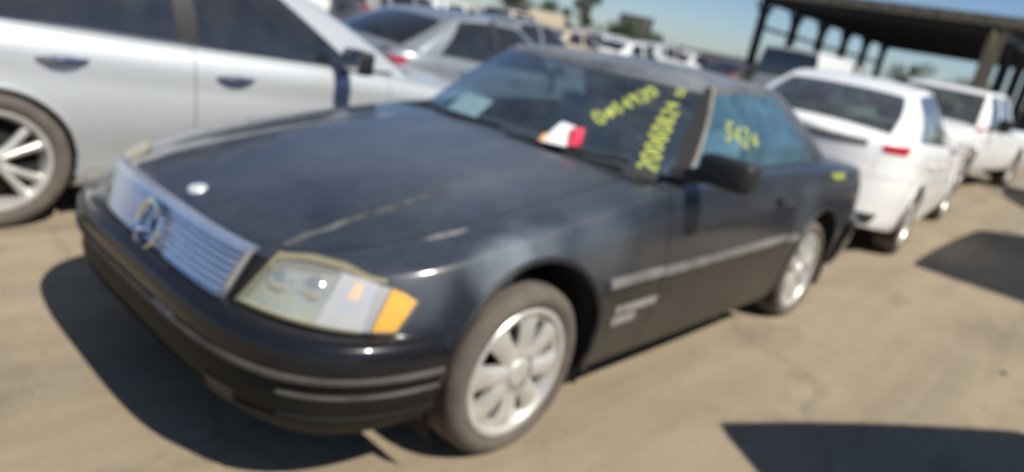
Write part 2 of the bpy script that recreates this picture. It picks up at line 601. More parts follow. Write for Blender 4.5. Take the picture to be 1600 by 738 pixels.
    def split(s, region):
        """region(x, kind, t, side, z) -> part key or None; kind 's' side with t = height share, 't' top with t = 0 at shoulder, 1 at centre"""
        out = {}
        nf = len(s.fs)
        for i, j, q in s.faces:
            x = 0.5 * (s.st[i][0] + s.st[i + 1][0])
            jj = j + 0.5
            side = 'L' if jj < s.nh - 1 else 'R'
            if jj > s.nh - 1:
                jj = 2 * (s.nh - 1) - jj
            a = int(jj)
            if a + 1 <= nf - 1:
                kind, t = 's', 0.5 * (s.fs[a] + s.fs[a + 1])
            else:
                g = [0.0] + list(s.gs)
                kind, t = 't', 0.5 * (g[a - nf + 1] + g[a - nf + 2])
            key = region(x, kind, t, side, float(s.flat[list(q), 2].mean()))
            if key:
                out.setdefault(key, []).append(q)
        return out

def conform(bvh, top, bot, phi, nu=10, nv=5, off=0.004, thick=0.02, dist=4.0, c=(0, 0)):
    """a solid patch laid on the body: top and bottom edges given as (h, z) in the plane facing azimuth phi"""
    d = Vector((-math.cos(phi), -math.sin(phi), 0)); hv = Vector((-math.sin(phi), math.cos(phi), 0))
    def along(pl, u):
        t = u * (len(pl) - 1); i = min(int(t), len(pl) - 2); t -= i
        return (pl[i][0] * (1 - t) + pl[i + 1][0] * t, pl[i][1] * (1 - t) + pl[i + 1][1] * t)
    grid = []
    last = None
    for a in range(nu + 1):
        row = []
        A, B = along(bot, a / nu), along(top, a / nu)
        for b in range(nv + 1):
            t = b / nv
            h, z = A[0] * (1 - t) + B[0] * t, A[1] * (1 - t) + B[1] * t
            o = Vector((c[0], c[1], 0)) + hv * (h + .0013) + Vector((0, 0, z)) - d * dist
            hit = bvh.ray_cast(o, d)
            p = hit[0] if hit[0] is not None else (o + d * last if last else None)
            if p is None:
                p = o + d * dist
            last = (p - o).length
            row.append(p - d * off)
        grid.append(row)
    V = [p for r in grid for p in r]; n = len(V); w = nv + 1
    F = []
    for a in range(nu):
        for b in range(nv):
            F.append((a * w + b, (a + 1) * w + b, (a + 1) * w + b + 1, a * w + b + 1))
    V += [p + d * thick for p in V]
    ring = [a * w for a in range(nu + 1)] + [nu * w + b for b in range(1, nv + 1)] + [a * w + nv for a in range(nu - 1, -1, -1)] + [b for b in range(nv - 1, 0, -1)]
    for a, b in zip(ring, ring[1:] + ring[:1]):
        F.append((a, a + n, b + n, b))
    return V, F

def conform_obj(name, sh, top, bot, phi, mat, parent, **k):
    V, F = conform(sh.bvh, top, bot, phi, **k)
    return mesh_obj(name, V, F, mat, parent, 35)

class Cabin:
    """greenhouse: outline points paired base to roof, lofted; glass and pillars come out as separate patches"""
    def __init__(s, sh, S):
        s.sh = sh; s.S = S
        G = S['cabin']
        s.G = G
        s.zr = pchip(G['zr']); s.yr = pchip(G['yr'])
        ys_b = lambda x: sh.W(x) * sh.sec(1.0) - G.get('inset', 0.03)
        base, roof, seg = [], [], []
        nw = G.get('nw', 10)
        (xc, xa, ya), (tc, ta, tya) = G['ws']
        for i in range(nw + 1):
            u = i / nw
            base.append((xc - (xc - xa) * u ** 2, u * ya)); roof.append((tc - (tc - ta) * u ** 2, u * tya))
            seg.append('windshield')
        for name, xb, xt in G['side']:
            a, b = (base[-1], roof[-1])
            e, f = (xb, ys_b(xb)), (xt, s.yr(xt))
            n = 3 if 'pillar' in name else max(4, int(abs(xb - a[0]) / 0.12))
            for i in range(1, n + 1):
                t = i / n
                if seg[-1] == 'windshield' or name == 'windshield_pillar':
                    bb = (a[0] + (e[0] - a[0]) * t, a[1] + (e[1] - a[1]) * t); tt = (b[0] + (f[0] - b[0]) * t, b[1] + (f[1] - b[1]) * t)
                else:
                    xq = a[0] + (e[0] - a[0]) * t; xr_ = b[0] + (f[0] - b[0]) * t
                    bb = (xq, ys_b(xq)); tt = (xr_, s.yr(xr_))
                base.append(bb); roof.append(tt); seg.append(name)
        (rc, ra, rya), (qc, qa, qya) = G['rw']
        a, b = base[-1], roof[-1]
        for i in range(1, 4):
            t = i / 3
            base.append((a[0] + (ra - a[0]) * t, a[1] + (rya - a[1]) * t ** 1.6)); roof.append((b[0] + (qa - b[0]) * t, b[1] + (qya - b[1]) * t ** 1.6))
            seg.append('rear_pillar')
        for i in range(1, nw + 1):
            u = 1 - i / nw
            base.append((rc - (rc - ra) * u ** 2, u * rya)); roof.append((qc - (qc - qa) * u ** 2, u * qya))
            seg.append('rear_window')
        s.base, s.roof, s.seg = base, roof, seg
        s.lv = G.get('lv', [0, .06, .2, .35, .5, .65, .8, .91, 1.0])
        s.P = {}

    def pt(s, k, l):
        (bx, by), (tx, ty) = s.base[k], s.roof[k]
        B = Vector((bx, by, s.sh.ztop(bx, by) - 0.012)); T = Vector((tx, ty, s.zroof(tx, ty)))
        p = B.lerp(T, l)
        bl = s.G.get('bulge', 0.03) * math.sin(math.pi * l)
        sg = s.seg[k]
        if sg == 'windshield':
            p.x += bl * 0.6; p.z += bl * 0.7
        elif sg == 'rear_window':
            p.x -= bl * 0.5; p.z += bl * 0.6
        else:
            p.y += bl
        return p

    def zroof(s, x, y):
        return s.zr(x) - s.G.get('kr', 0.10) * y * y

    def patches(s):
        """dict name -> list of (verts, faces), full car (both sides)"""
        n = len(s.base); L = len(s.lv)
        out = {}
        def add(key, V, F):
            out.setdefault(key, []).append((V, F))
        grid = [[s.pt(k, l) for l in s.lv] for k in range(n)]
        # consecutive runs of the same segment name
        runs = []
        k = 1
        while k < n:
            j = k
            while j + 1 < n and s.seg[j + 1] == s.seg[k]:
                j += 1
            runs.append((s.seg[k], k - 1, j)); k = j + 1
        for ri, (name, a, b) in enumerate(runs):
            glass = name in ('windshield', 'rear_window') or 'window' in name
            for part, l0, l1 in ((name, 1 if glass else 0, L - 2 if glass else L - 1), ('roof', L - 2, L - 1), ('window_ledge', 0, 1)):
                if not glass and part != name:
                    continue
                for sg in (1, -1):
                    V = [Vector((grid[k][l].x, sg * grid[k][l].y, grid[k][l].z)) for k in range(a, b + 1) for l in range(l0, l1 + 1)]
                    w = l1 - l0 + 1
                    F = []
                    for i in range(b - a):
                        for l in range(w - 1):
                            q = (i * w + l, (i + 1) * w + l, (i + 1) * w + l + 1, i * w + l + 1)
                            F.append(q if sg > 0 else q[::-1])
                    add((part, 'C' if part in ('windshield', 'rear_window', 'roof') else ('C' if name in ('windshield', 'rear_window') else 'L' if sg > 0 else 'R') + str(ri)), V, F)
        V, F = [], []
        m = 8
        for k in range(n):
            x, y = s.roof[k]
            for i in range(m + 1):
                yy = y * (1 - 2 * i / m)
                V.append(Vector((x, yy, s.zroof(x, yy))))
        for k in range(n - 1):
            for i in range(m):
                q = (k * (m + 1) + i, (k + 1) * (m + 1) + i, (k + 1) * (m + 1) + i + 1, k * (m + 1) + i + 1)
                F.append(q)
        add(('roof', 'C'), V, F)
        return out

def merge(lst):
    V, F = [], []
    for v, f in lst:
        n = len(V); V += list(v); F += [tuple(i + n for i in q) for q in f]
    # weld
    key = {}; mp = []; out = []
    for p in V:
        q = (round(p[0], 4), round(p[1], 4), round(p[2], 4))
        if q not in key:
            key[q] = len(out); out.append(tuple(p))
        mp.append(key[q])
    FF = []
    for f in F:
        g = []
        for i in f:
            a = mp[i]
            if a not in g:
                g.append(a)
        if len(g) > 2:
            FF.append(tuple(g))
    return out, FF

# ---------------------------------------------------------------- wheels
WHEEL_CACHE = {}
def wheel_meshes(style, Rt, w, rim_r):
    key = (style, Rt, w, rim_r)
    if key in WHEEL_CACHE:
        return WHEEL_CACHE[key]
    h = w / 2
    bm = bmesh.new()
    prof = [(rim_r - .012, h * .62), (rim_r + .004, h * .80), (rim_r + .012, h * .84), (rim_r + (Rt - rim_r) * .35, h * .99), (rim_r + (Rt - rim_r) * .6, h * 1.0),
            (Rt - .022, h * .93), (Rt - .006, h * .80), (Rt, h * .55), (Rt - .001, h * .52), (Rt - .008, h * .50), (Rt - .008, h * .46), (Rt + .001, h * .44), (Rt + .002, h * .05),
            (Rt - .008, h * .03), (Rt - .008, -h * .03), (Rt + .002, -h * .05), (Rt, -h * .55), (Rt - .012, -h * .85), (rim_r + (Rt - rim_r) * .5, -h), (rim_r - .012, -h * .62)]
    lathe_y(bm, prof, 56)
    bmesh.ops.recalc_face_normals(bm, faces=bm.faces)
    tyre = bpy.data.meshes.new('tyre'); bm.to_mesh(tyre); bm.free()
    tyre.shade_smooth(); tyre.set_sharp_from_angle(angle=R(50)); tyre.materials.append(M['rubber'])
    # rim: barrel, lip, hub and spokes
    bm = bmesh.new()
    lathe_y(bm, [(rim_r + .010, h * .83), (rim_r + .004, h * .90), (rim_r - .010, h * .88), (rim_r - .020, h * .70), (rim_r - .032, h * .2), (rim_r - .04, -h * .6), (rim_r, -h * .7)], 56)
    hubr = {'eight': .085, 'five': .060, 'plain': .07, 'six': .07}[style]
    yf = {'eight': h * .78, 'five': h * .72, 'plain': h * .6, 'six': h * .7}[style]
    lathe_y(bm, [(hubr, yf - .03), (hubr, yf - .004), (hubr - .012, yf + .004), (hubr * .55, yf + .004), (hubr * .5, yf + .012), (.001, yf + .014)], 32)
    nsp = {'eight': 8, 'five': 10, 'plain': 0, 'six': 6}[style]
    def spoke(a, w0, w1, r0, r1, skew=0.0, thick=.026, bow=.012):
        nseg = 6
        rows = []
        for i in range(nseg + 1):
            t = i / nseg
            r = r0 + (r1 - r0) * t
            ww = (w0 + (w1 - w0) * t) * (1 + (0.35 * (2 * t - 1) ** 2 if style == 'eight' else 0.1 * (2 * t - 1) ** 2))
            ang = a + skew * t
            y = yf + bow * math.sin(math.pi * (t * .8 + .1)) - .012 * t
            c, sn = math.cos(ang), math.sin(ang)
            row = []
            for q, dy in ((-1, -thick), (-1, -.006), (-.6, 0.003), (0, .007), (.6, .003), (1, -.006), (1, -thick)):
                u = q * ww
                row.append(bm.verts.new((r * c - u * sn, y + dy, r * sn + u * c)))
            rows.append(row)
        for A, B in zip(rows, rows[1:]):
            for j in range(len(A) - 1):
                bm.faces.new((A[j], A[j + 1], B[j + 1], B[j]))
    if style == 'eight':
        for k in range(8):
            spoke(2 * math.pi * k / 8 + .2, .027, .047, hubr - .02, rim_r - .004)
        lathe_y(bm, [(rim_r - .004, yf - .012), (rim_r - .034, yf - .006), (rim_r - .040, yf - .03)], 56)
    elif style == 'five':
        for k in range(5):
            for q in (-1, 1):
                spoke(2 * math.pi * k / 5 + .35 + q * .16, .015, .021, hubr - .02, rim_r - .004, q * .08)
    elif style == 'six':
        for k in range(6):
            spoke(2 * math.pi * k / 6, .025, .035, hubr - .02, rim_r - .004)
    else:
        lathe_y(bm, [(rim_r - .01, h * .6), (rim_r * .8, yf), (rim_r * .6, yf + .015), (hubr, yf)], 40)
    bmesh.ops.recalc_face_normals(bm, faces=bm.faces)
    rim = bpy.data.meshes.new('rim'); bm.to_mesh(rim); bm.free()
    rim.shade_smooth(); rim.set_sharp_from_angle(angle=R(40)); rim.materials.append(M['alloy'])
    # brake disc and drum behind the spokes
    bm = bmesh.new()
    lathe_y(bm, [(.001, yf - .05), (rim_r * .45, yf - .05), (rim_r * .7, yf - .055), (rim_r * .7, yf - .07), (rim_r - .03, yf - .072)], 40)
    bmesh.ops.recalc_face_normals(bm, faces=bm.faces)
    disc = bpy.data.meshes.new('brake_disc'); bm.to_mesh(disc); bm.free()
    disc.shade_smooth(); disc.materials.append(M['dark_void'])
    WHEEL_CACHE[key] = (tyre, rim, disc)
    return WHEEL_CACHE[key]

def add_wheel(parent, x, y, Rt, w, rim_r, style, side, spin=0.0, hub=None):
    e = empty('wheel', parent, (x, y, Rt), 0 if side > 0 else math.pi)
    e.rotation_euler = (0, spin if side > 0 else -spin, 0 if side > 0 else math.pi)
    for me in wheel_meshes(style, Rt, w, rim_r):
        o = bpy.data.objects.new(me.name, me); C.objects.link(o); o.parent = e
    return e

def wheel_well(parent, sh, x, zc, Ra, side):
    bm = bmesh.new()
    yo = sh.side_y(x, zc + Ra * .6) - .03
    yi = yo - .34
    n = 20
    A, B = [], []
    for i in range(n + 1):
        t = R(-25) + R(230) * i / n
        p = (x + (Ra + .004) * math.cos(t), zc + (Ra + .004) * math.sin(t))
        A.append(bm.verts.new((p[0], side * yo, p[1]))); B.append(bm.verts.new((p[0], side * yi, p[1])))
    for i in range(n):
        bm.faces.new((A[i], A[i + 1], B[i + 1], B[i]))
    bm.faces.new(B)
    return bm_obj('wheel_well', bm, 'dark_void', parent)

def arch_lip(parent, sh, x, zc, Ra, side, mat, rad=.012, name='arch_lip'):
    path = []
    for i in range(27):
        t = R(-12) + R(204) * i / 26
        px, pz = x + Ra * math.cos(t), zc + Ra * math.sin(t)
        if pz < sh.zb(px) + .0:
            continue
        path.append((px, side * (sh.side_y(px, pz) - .003), pz))
    bm = bmesh.new()
    tube(bm, path, rad, 6)
    return bm_obj(name, bm, mat, parent)

def make_seat(parent, x, y, z, mat='leather', w=.50, rest=.62, lean=.30, headrest=True):
    e = empty('seat', parent, (x, y, z))
    box_obj('cushion', (0, 0, .06), (.50, w, .16), mat, e, r=.05, seg=3)
    q = Quaternion((0, 1, 0), -lean)
    box_obj('backrest', (-.27 - rest * .5 * math.sin(lean) + .05, 0, .10 + rest * .5), (.13, w * .96, rest), mat, e, r=.05, seg=3, rot=q)
    if headrest:
        box_obj('headrest', (-.27 - (rest + .1) * math.sin(lean) + .05, 0, .13 + rest + .07), (.08, w * .5, .17), mat, e, r=.035, seg=3, rot=q)
    return e

def make_mirror(parent, x, y, z, side, mat, size=(.10, .19, .12), yaw=0.0):
    e = empty('side_mirror', parent, (x, y, z))
    bm = bmesh.new()
    rbox(bm, 0, 0, 0, *size, r=.028, seg=3)
    for v in bm.verts:
        if v.co.x > 0:
            v.co.x *= 1.0 - .35 * abs(v.co.y / size[1] * 2) ** 2
    bm_obj('mirror_housing', bm, mat, e)
    bm = bmesh.new()
    rbox(bm, -size[0] * .5 + .004, 0, 0, .012, size[1] * .84, size[2] * .78, r=.005, seg=1)
    bm_obj('mirror_glass', bm, 'chrome', e)
    bm = bmesh.new()
    tube(bm, [(0, -side * size[1] * .35, -size[2] * .25), (.03, -side * (size[1] * .5 + .05), -size[2] * .5), (.05, -side * (size[1] * .5 + .10), -size[2] * .55)], [.035, .03, .035], 8)
    bm_obj('mirror_arm', bm, mat, e)
    return e

def door_handle(parent, sh, x, z, side, mat, length=.2):
    bm = bmesh.new()
    y = sh.side_y(x, z)
    n = 7
    path = []
    for i in range(n):
        t = i / (n - 1)
        px = x + length * (t - .5)
        path.append((px, side * (sh.side_y(px, z) + .006 + .026 * math.sin(math.pi * t)), z))
    tube(bm, path, [.010, .013, .015, .015, .015, .013, .010], 8)
    o = bm_obj('door_handle', bm, mat, parent)
    return o

def car_body(root, S, paint, glass='tint_glass', lower=None, far=False):
    """builds shell, cabin, wheels and interior under root; returns the shell and a dict of parts"""
    sh = Shell(S)
    sh_parts = sh.split(S['region'])
    parts = {}
    lower = lower or paint
    if far:
        allf = [q for k, v in sh_parts.items() for q in v]
        V, F = panelize(sh.flat, [list(q) for q in allf], 0, .02)
        parts['body'] = mesh_obj('body', V, F, paint, root)
    else:
        for key, fs in sh_parts.items():
            nm = key.split(':')[0]
            V, F = panelize(sh.flat, [list(q) for q in fs], S.get('gap', .0025))
            o = mesh_obj(nm, V, F, lower if nm in S.get('lower_parts', ('sill',)) else S.get('part_mats', {}).get(nm, paint), root)
            parts[key] = o
    cb = Cabin(sh, S)
    pt = cb.patches()
    roofm = S.get('roof_mat', paint)
    ledge = None
    for (nm, sd), lst in pt.items():
        V, F = merge(lst)
        if 'window' in nm and nm != 'window_ledge' or nm == 'windshield':
            o = mesh_obj(nm, V, F, S.get('glass_mats', {}).get(nm, glass), root, 60)
        else:
            V, F = panelize(V, [list(f) for f in F], 0.0, .012)
            pm = S.get('pillar_mats', {}).get(nm, roofm if nm in ('roof', 'rear_pillar') else paint)
            if nm == 'window_ledge':
                pm = S.get('ledge_mat', 'black_plastic')
            o = mesh_obj(nm, V, F, pm, root)
        parts[nm + ':' + sd] = o
        parts.setdefault(nm + ':' + sd[0], o)
    # floor and interior tub
    bm = bmesh.new()
    xs = [S['xaf'] - .05, S['xar'] + .05]
    wmin = S.get('wmin', .56)
    zfl = S.get('zfloor', .24)
    rbox(bm, (xs[0] + xs[1]) / 2, 0, zfl, xs[0] - xs[1], 2 * wmin, .10, r=.02)
    xa, xb = S.get('tub', (-.55, -2.2))
    wt = S['W'][len(S['W']) // 2][1] - .08
    rbox(bm, (xa + xb) / 2, 0, zfl + .01, abs(xa - xb), 2 * wt, .08, r=.01)
    bm_obj('underbody', bm, 'dark_void', root)
    for (xw, zc, Ra), (tx, ty, Rt, tw, rr, style, spin) in zip(S['arches'], S['wheels']):
        for sd in (1, -1):
            add_wheel(root, tx, sd * ty, Rt, tw, rr, style, sd, spin)
            wheel_well(root, sh, xw, zc, Ra, sd)
            if not far:
                arch_lip(root, sh, xw, zc, Ra, sd, S.get('arch_mat', paint))
    return sh, cb, parts

# ---------------------------------------------------------------- ground
def make_ground():
    m, nt, b = new_mat('dusty_concrete')
    big = noise(nt, 0.35, 6.0, 0.6)
    mid = noise(nt, 2.6, 6.0, 0.65)
    streak = noise(nt, 1.3, 5.0, 0.6, vec_scale=(0.35, 2.2, 1.0))
    fine = noise(nt, 60.0, 4.0, 0.7)
    c1 = ramp(nt, big, [(0.36, (0.283, 0.228, 0.155)), (0.64, (0.381, 0.315, 0.219))])
    c2 = ramp(nt, mid, [(0.30, (0.237, 0.189, 0.128)), (0.62, (0.375, 0.310, 0.216)), (0.80, (0.440, 0.377, 0.273))])
    c3 = ramp(nt, streak, [(0.35, (0.257, 0.207, 0.142)), (0.70, (0.399, 0.334, 0.235))])
    a = mix_col(nt, 0.5, c1, c2)
    a = mix_col(nt, 0.45, a, c3)
    st = ramp(nt, noise(nt, 1.1, 7.0, 0.7, vec_scale=(1.0, 1.7, 1.0)), [(0.54, grey(0)), (0.72, grey(0.60))])
    a = mix_col(nt, st, a, (0.135, 0.112, 0.085))
    tr = ramp(nt, noise(nt, 0.8, 4.0, 0.6, vec_scale=(0.15, 2.6, 1.0)), [(0.50, grey(0)), (0.64, grey(0.35))])
    a = mix_col(nt, tr, a, (0.165, 0.142, 0.112))
    vo = node(nt, 'ShaderNodeTexVoronoi', feature='DISTANCE_TO_EDGE')
    vo.inputs['Scale'].default_value = 0.22
    tcv = node(nt, 'ShaderNodeTexCoord')
    wv = node(nt, 'ShaderNodeMix', data_type='RGBA', blend_type='ADD')
    nz = node(nt, 'ShaderNodeTexNoise')
    nz.inputs['Scale'].default_value = 1.2
    nz.inputs['Detail'].default_value = 5.0
    wv.inputs[0].default_value = 0.9
    nt.links.new(tcv.outputs['Object'], wv.inputs[6]); nt.links.new(tcv.outputs['Object'], nz.inputs['Vector']); nt.links.new(nz.outputs['Color'], wv.inputs[7])
    nt.links.new(wv.outputs[2], vo.inputs['Vector'])
    ck = ramp(nt, vo.outputs['Distance'], [(0.0, grey(0.28)), (0.005, grey(0.0))])
    a = mix_col(nt, ck, a, (0.10, 0.085, 0.068))
    sp = ramp(nt, noise(nt, 9.0, 3.0, 0.6), [(0.70, grey(0)), (0.76, grey(0.5))])
    a = mix_col(nt, sp, a, (0.14, 0.12, 0.095))
    g = ramp(nt, fine, [(0.3, grey(0.86)), (0.7, grey(1.08))])
    mm = node(nt, 'ShaderNodeMix', data_type='RGBA', blend_type='MULTIPLY')
    mm.inputs[0].default_value = 1.0
    nt.links.new(a, mm.inputs[6]); nt.links.new(g, mm.inputs[7])
    nt.links.new(mm.outputs[2], b.inputs['Base Color'])
    b.inputs['Roughness'].default_value = 0.95
    b.inputs['Specular IOR Level'].default_value = 0.2
    bp = node(nt, 'ShaderNodeBump')
    bp.inputs['Strength'].default_value = 0.35
    bp.inputs['Distance'].default_value = 0.02
    nt.links.new(fine, bp.inputs['Height'])
    nt.links.new(bp.outputs[0], b.inputs['Normal'])
    M['ground'] = m
    # gently uneven sheet, finer near the camera
    ax = [-900, -500, -250, -120, -70, -45, -30] + [-20 + i * 0.5 for i in range(50)] + [6, 9, 14, 25, 60, 150, 400, 900]
    ay = [-900, -500, -250, -120, -70, -45, -30, -20] + [-12 + i * 0.5 for i in range(38)] + [8, 12, 20, 40, 100, 300, 900]
    V = [(x, y, 0.0) for x in ax for y in ay]
    n = len(ay)
    F = [(i * n + j, (i + 1) * n + j, (i + 1) * n + j + 1, i * n + j + 1) for i in range(len(ax) - 1) for j in range(n - 1)]
    o = mesh_obj('ground', V, F, 'ground', None)
    o['kind'] = 'structure'
    return o
make_ground()

def make_grit():
    q = random.Random(21)
    V, F = [], []
    for k in range(2600):
        x = 1.2 - 9.5 * q.random() ** 1.3
        y = q.uniform(-2.2, 3.0)
        r = q.choice((.003, .004, .004, .005, .006, .009))
        a = q.uniform(0, 6.28)
        n = len(V)
        for t in (0, 2.1, 4.2):
            V.append((x + r * math.cos(a + t) * q.uniform(.7, 1.3), y + r * math.sin(a + t) * q.uniform(.7, 1.3), .0005))
        V.append((x, y, r * q.uniform(.6, 1.1)))
        F += [(n, n + 1, n + 3), (n + 1, n + 2, n + 3), (n + 2, n, n + 3)]
    M['grit'] = mat_simple('grit', (.21, .18, .14), .9, var=.5, scale=3)
    o = mesh_obj('grit', V, F, 'grit', None, 0)
    o['kind'] = 'stuff'
    tag(o, 'loose grit and small pebbles scattered over the dusty ground', 'grit')
make_grit()

# ---------------------------------------------------------------- black hardtop coupe
def superpath(xa, xf, W, n, x0, k=40, sgn=1):
    """plan curve round a car's end: from (x0, W) on the left to (x0, -W) on the right"""
    pts = []
    t0 = math.asin(min(1, max(0, ((x0 - xa) / (xf - xa))) ** (n / 2)))
    for i in range(2 * k + 1):
        t = t0 + (math.pi - 2 * t0) * i / (2 * k)
        c = math.cos(t)
        pts.append((xa + (xf - xa) * abs(math.sin(t)) ** (2 / n), math.copysign(W * abs(c) ** (2 / n), c)))
    return pts

def sweep(path, prof, i0=None, i1=None):
    """profile of (outset, z) carried along a plan path; closed solid"""
    P = path[i0:i1] if (i0 is not None or i1 is not None) else path
    k = len(P)
    V, F = [], []
    m = len(prof)
    for i in range(k):
        a = P[max(0, i - 1)]; b = P[min(k - 1, i + 1)]
        d = Vector((b[0] - a[0], b[1] - a[1], 0)).normalized()
        n = Vector((-d.y, d.x, 0))
        if n.dot(Vector((P[i][0] - path[0][0], P[i][1], 0))) < 0:
            n = -n
        for o, z in prof:
            V.append((P[i][0] + n.x * o, P[i][1] + n.y * o, z))
    for i in range(k - 1):
        for j in range(m):
            F.append((i * m + j, i * m + (j + 1) % m, (i + 1) * m + (j + 1) % m, (i + 1) * m + j))
    F.append(tuple(range(m))[::-1]); F.append(tuple((k - 1) * m + j for j in range(m)))
    return V, F

def coupe():
    root = empty('black_coupe', None, (0, 0, -.02))
    tag(root, 'dusty black two-door hardtop coupe with silver slatted grille and yellow marker on its glass', 'car')
    AR = .383
    def region(x, k, t, side, z):
        if k == 's':
            if x > .60:
                return 'nose_panel'
            if x > -.74:
                if t < .53 and x < -.2:
                    return 'side_cladding:F' + side
                return 'front_fender:' + side
            if x > -1.98:
                return ('side_cladding:D' if t < .53 else 'door:') + side
            if x > -3.28:
                if t < .53 and x > -2.3:
                    return 'side_cladding:R' + side
                return 'rear_quarter_panel:' + side
            return 'tail_panel'
        if x > -.66:
            if t < .20:
                return 'front_fender:' + side
            return 'hood'
        if x > -2.65:
            if t < .10:
                return ('front_fender:' if x > -.74 else 'door:' if x > -1.98 else 'rear_quarter_panel:') + side
            if x > -.74:
                return 'cowl'
            return None
        return 'rear_quarter_panel:' + side if t < .16 else 'trunk_lid'
    S = dict(
        xf=.812, xaf=.05, nf=3.4, xr=-3.50, xar=-3.00, nr=3.6, lean_f=.26, lean_r=.12, step=.045, nend=20, soft=1, crease=(.455, .017, -.60), crown=2.2,
        W=[(.8, .86), (.4, .885), (0, .90), (-.5, .900), (-1.2, .905), (-2.5, .905), (-3.0, .89), (-3.6, .86)],
        zs=[(.83, .655), (.55, .692), (.3, .732), (0, .777), (-.4, .835), (-.75, .880), (-1.2, .915), (-1.9, .940), (-2.6, .945), (-3.2, .915), (-3.55, .85)],
        zc=[(.83, .668), (.77, .692), (.55, .742), (.25, .796), (-.2, .862), (-.65, .912), (-.8, .925), (-2.4, .975), (-2.8, .970), (-3.3, .945), (-3.55, .90)],
        zb=[(.8, .30), (.4, .26), (.2, .205), (-2.3, .20), (-2.8, .25), (-3.6, .32)],
        sec=[(0, .935), (.06, .955), (.2, .975), (.5, 1.0), (.54, .998), (.75, .988), (.9, .965), (1, .935)],
        fs=[0, .04, .10, .17, .24, .31, .38, .45, .53, .60, .67, .74, .80, .86, .91, .945, .97, .985, 1.0],
        gs=[.02, .05, .10, .15, .20, .28, .36, .42, .46, .50, .56, .66, .78, .9, 1.0],
        lines=[.60, -.20, -.66, -.74, -1.98, -2.3, -2.65],
        arches=[(0, .325, AR), (-2.515, .325, AR)],
        wheels=[(0, .772, .305, .215, .222, 'eight', .10), (-2.515, .768, .305, .215, .222, 'eight', .5)],
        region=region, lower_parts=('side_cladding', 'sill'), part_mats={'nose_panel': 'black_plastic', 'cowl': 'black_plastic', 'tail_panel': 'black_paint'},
        arch_mat='black_plastic', tub=(-.66, -2.95), zfloor=.27, wmin=.55, ledge_mat='black_plastic',
        glass_mats={'side_window': 'blue_glass', 'windshield': 'ws_glass'},
        pillar_mats={'windshield_pillar': 'pillar_black', 'roof': 'roof_paint', 'rear_pillar': 'roof_paint'},
        cabin=dict(ws=((-.575, -.855, .765), (-1.16, -1.305, .584)),
                   side=[('windshield_pillar', -.915, -1.345), ('side_window', -2.36, -1.93), ('rear_pillar', -2.62, -2.06)],
                   rw=((-2.86, -2.78, .64), (-2.26, -2.20, .52)),
                   zr=[(-1.1, 1.270), (-1.3, 1.298), (-1.6, 1.322), (-2.0, 1.328), (-2.35, 1.300)],
                   yr=[(-1.2, .580), (-1.5, .606), (-2.0, .605), (-2.35, .57)], kr=.085, inset=.045, bulge=.022, nw=14))
    M['roof_paint'] = mat_paint('roof_paint', (0.016, 0.018, 0.022), rough=0.42, dust=0.08, top_dust_sheen=0.85, dust_col=(0.34, 0.355, 0.365), coat=0.4, coat_rough=0.2)  # dust on top, pale enough to paint in the sky's sheen as well
    M['blue_glass'] = mat_glass('blue_glass', (0.66, 0.86, 0.95), dust=0.42, refl=1.7, floor=0.22, film=(0.14, 0.30, 0.38))  # blue tint and film paint the sky's reflection into the side glass
    M['ws_glass'] = mat_glass('ws_glass', (0.76, 0.86, 0.87), dust=0.14, refl=1.7, floor=0.16, film=(0.30, 0.36, 0.37))
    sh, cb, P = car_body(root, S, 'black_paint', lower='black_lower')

    # front bumper: glossy cover, rub strip, bands, apron
    path = superpath(.05, .890, .902, 4.0, .388)
    bump = empty('front_bumper', root)
    V, F = sweep(path, [(-.09, .535), (-.028, .540), (-.008, .530), (.004, .505), (.006, .478), (.002, .452), (-.02, .448), (-.09, .448)])
    mesh_obj('bumper_cover', V, F, 'black_bumper', bump)
    V, F = sweep(path, [(-.05, .449), (.006, .449), (.011, .445), (.011, .434), (.006, .430), (-.05, .430)])
    mesh_obj('rub_strip', V, F, 'dusty_trim', bump)
    V, F = sweep(path, [(-.06, .428), (-.006, .428), (-.008, .395), (-.012, .330), (-.030, .300), (-.06, .300)])
    mesh_obj('bumper_band', V, F, 'black_trim', bump)
    V, F = sweep(path, [(-.16, .306), (-.018, .306), (-.028, .290), (-.075, .240), (-.115, .205), (-.18, .205)])
    mesh_obj('apron', V, F, 'apron', bump)
    for zz, o in ((.386, .0), (.318, -.008)):
        for a, b in ((0, 22), (59, 81)):
            V, F = sweep(path, [(-.04, zz + .011), (o - .006, zz + .008), (o - .002, zz), (o - .006, zz - .008), (-.04, zz - .011)], a, b)
            mesh_obj('bumper_ridge', V, F, 'black_trim' if zz < .35 else 'dusty_trim', bump)
    # air intake and fog lamp covers set in the apron
    bvb = BVHTree.FromPolygons(*[list(map(tuple, q)) for q in sweep(path, [(-.09, .45), (-.006, .45), (-.012, .330), (-.028, .290), (-.075, .240), (-.115, .205), (-.18, .205)])])
    class _B: pass
    bb = _B(); bb.bvh = bvb
    conform_obj('air_intake', bb, [(-.42, .298), (.42, .298)], [(-.40, .232), (.40, .232)], 0, 'dark_void', bump, off=.002, thick=.01, nu=16, nv=3)
    for sg in (1, -1):
        conform_obj('fog_lamp_cover', bb, [(sg * .47, .345), (sg * .58, .345)], [(sg * .47, .285), (sg * .57, .285)], 0, 'dusty_trim', bump, off=.003, thick=.02, nu=5, nv=3)
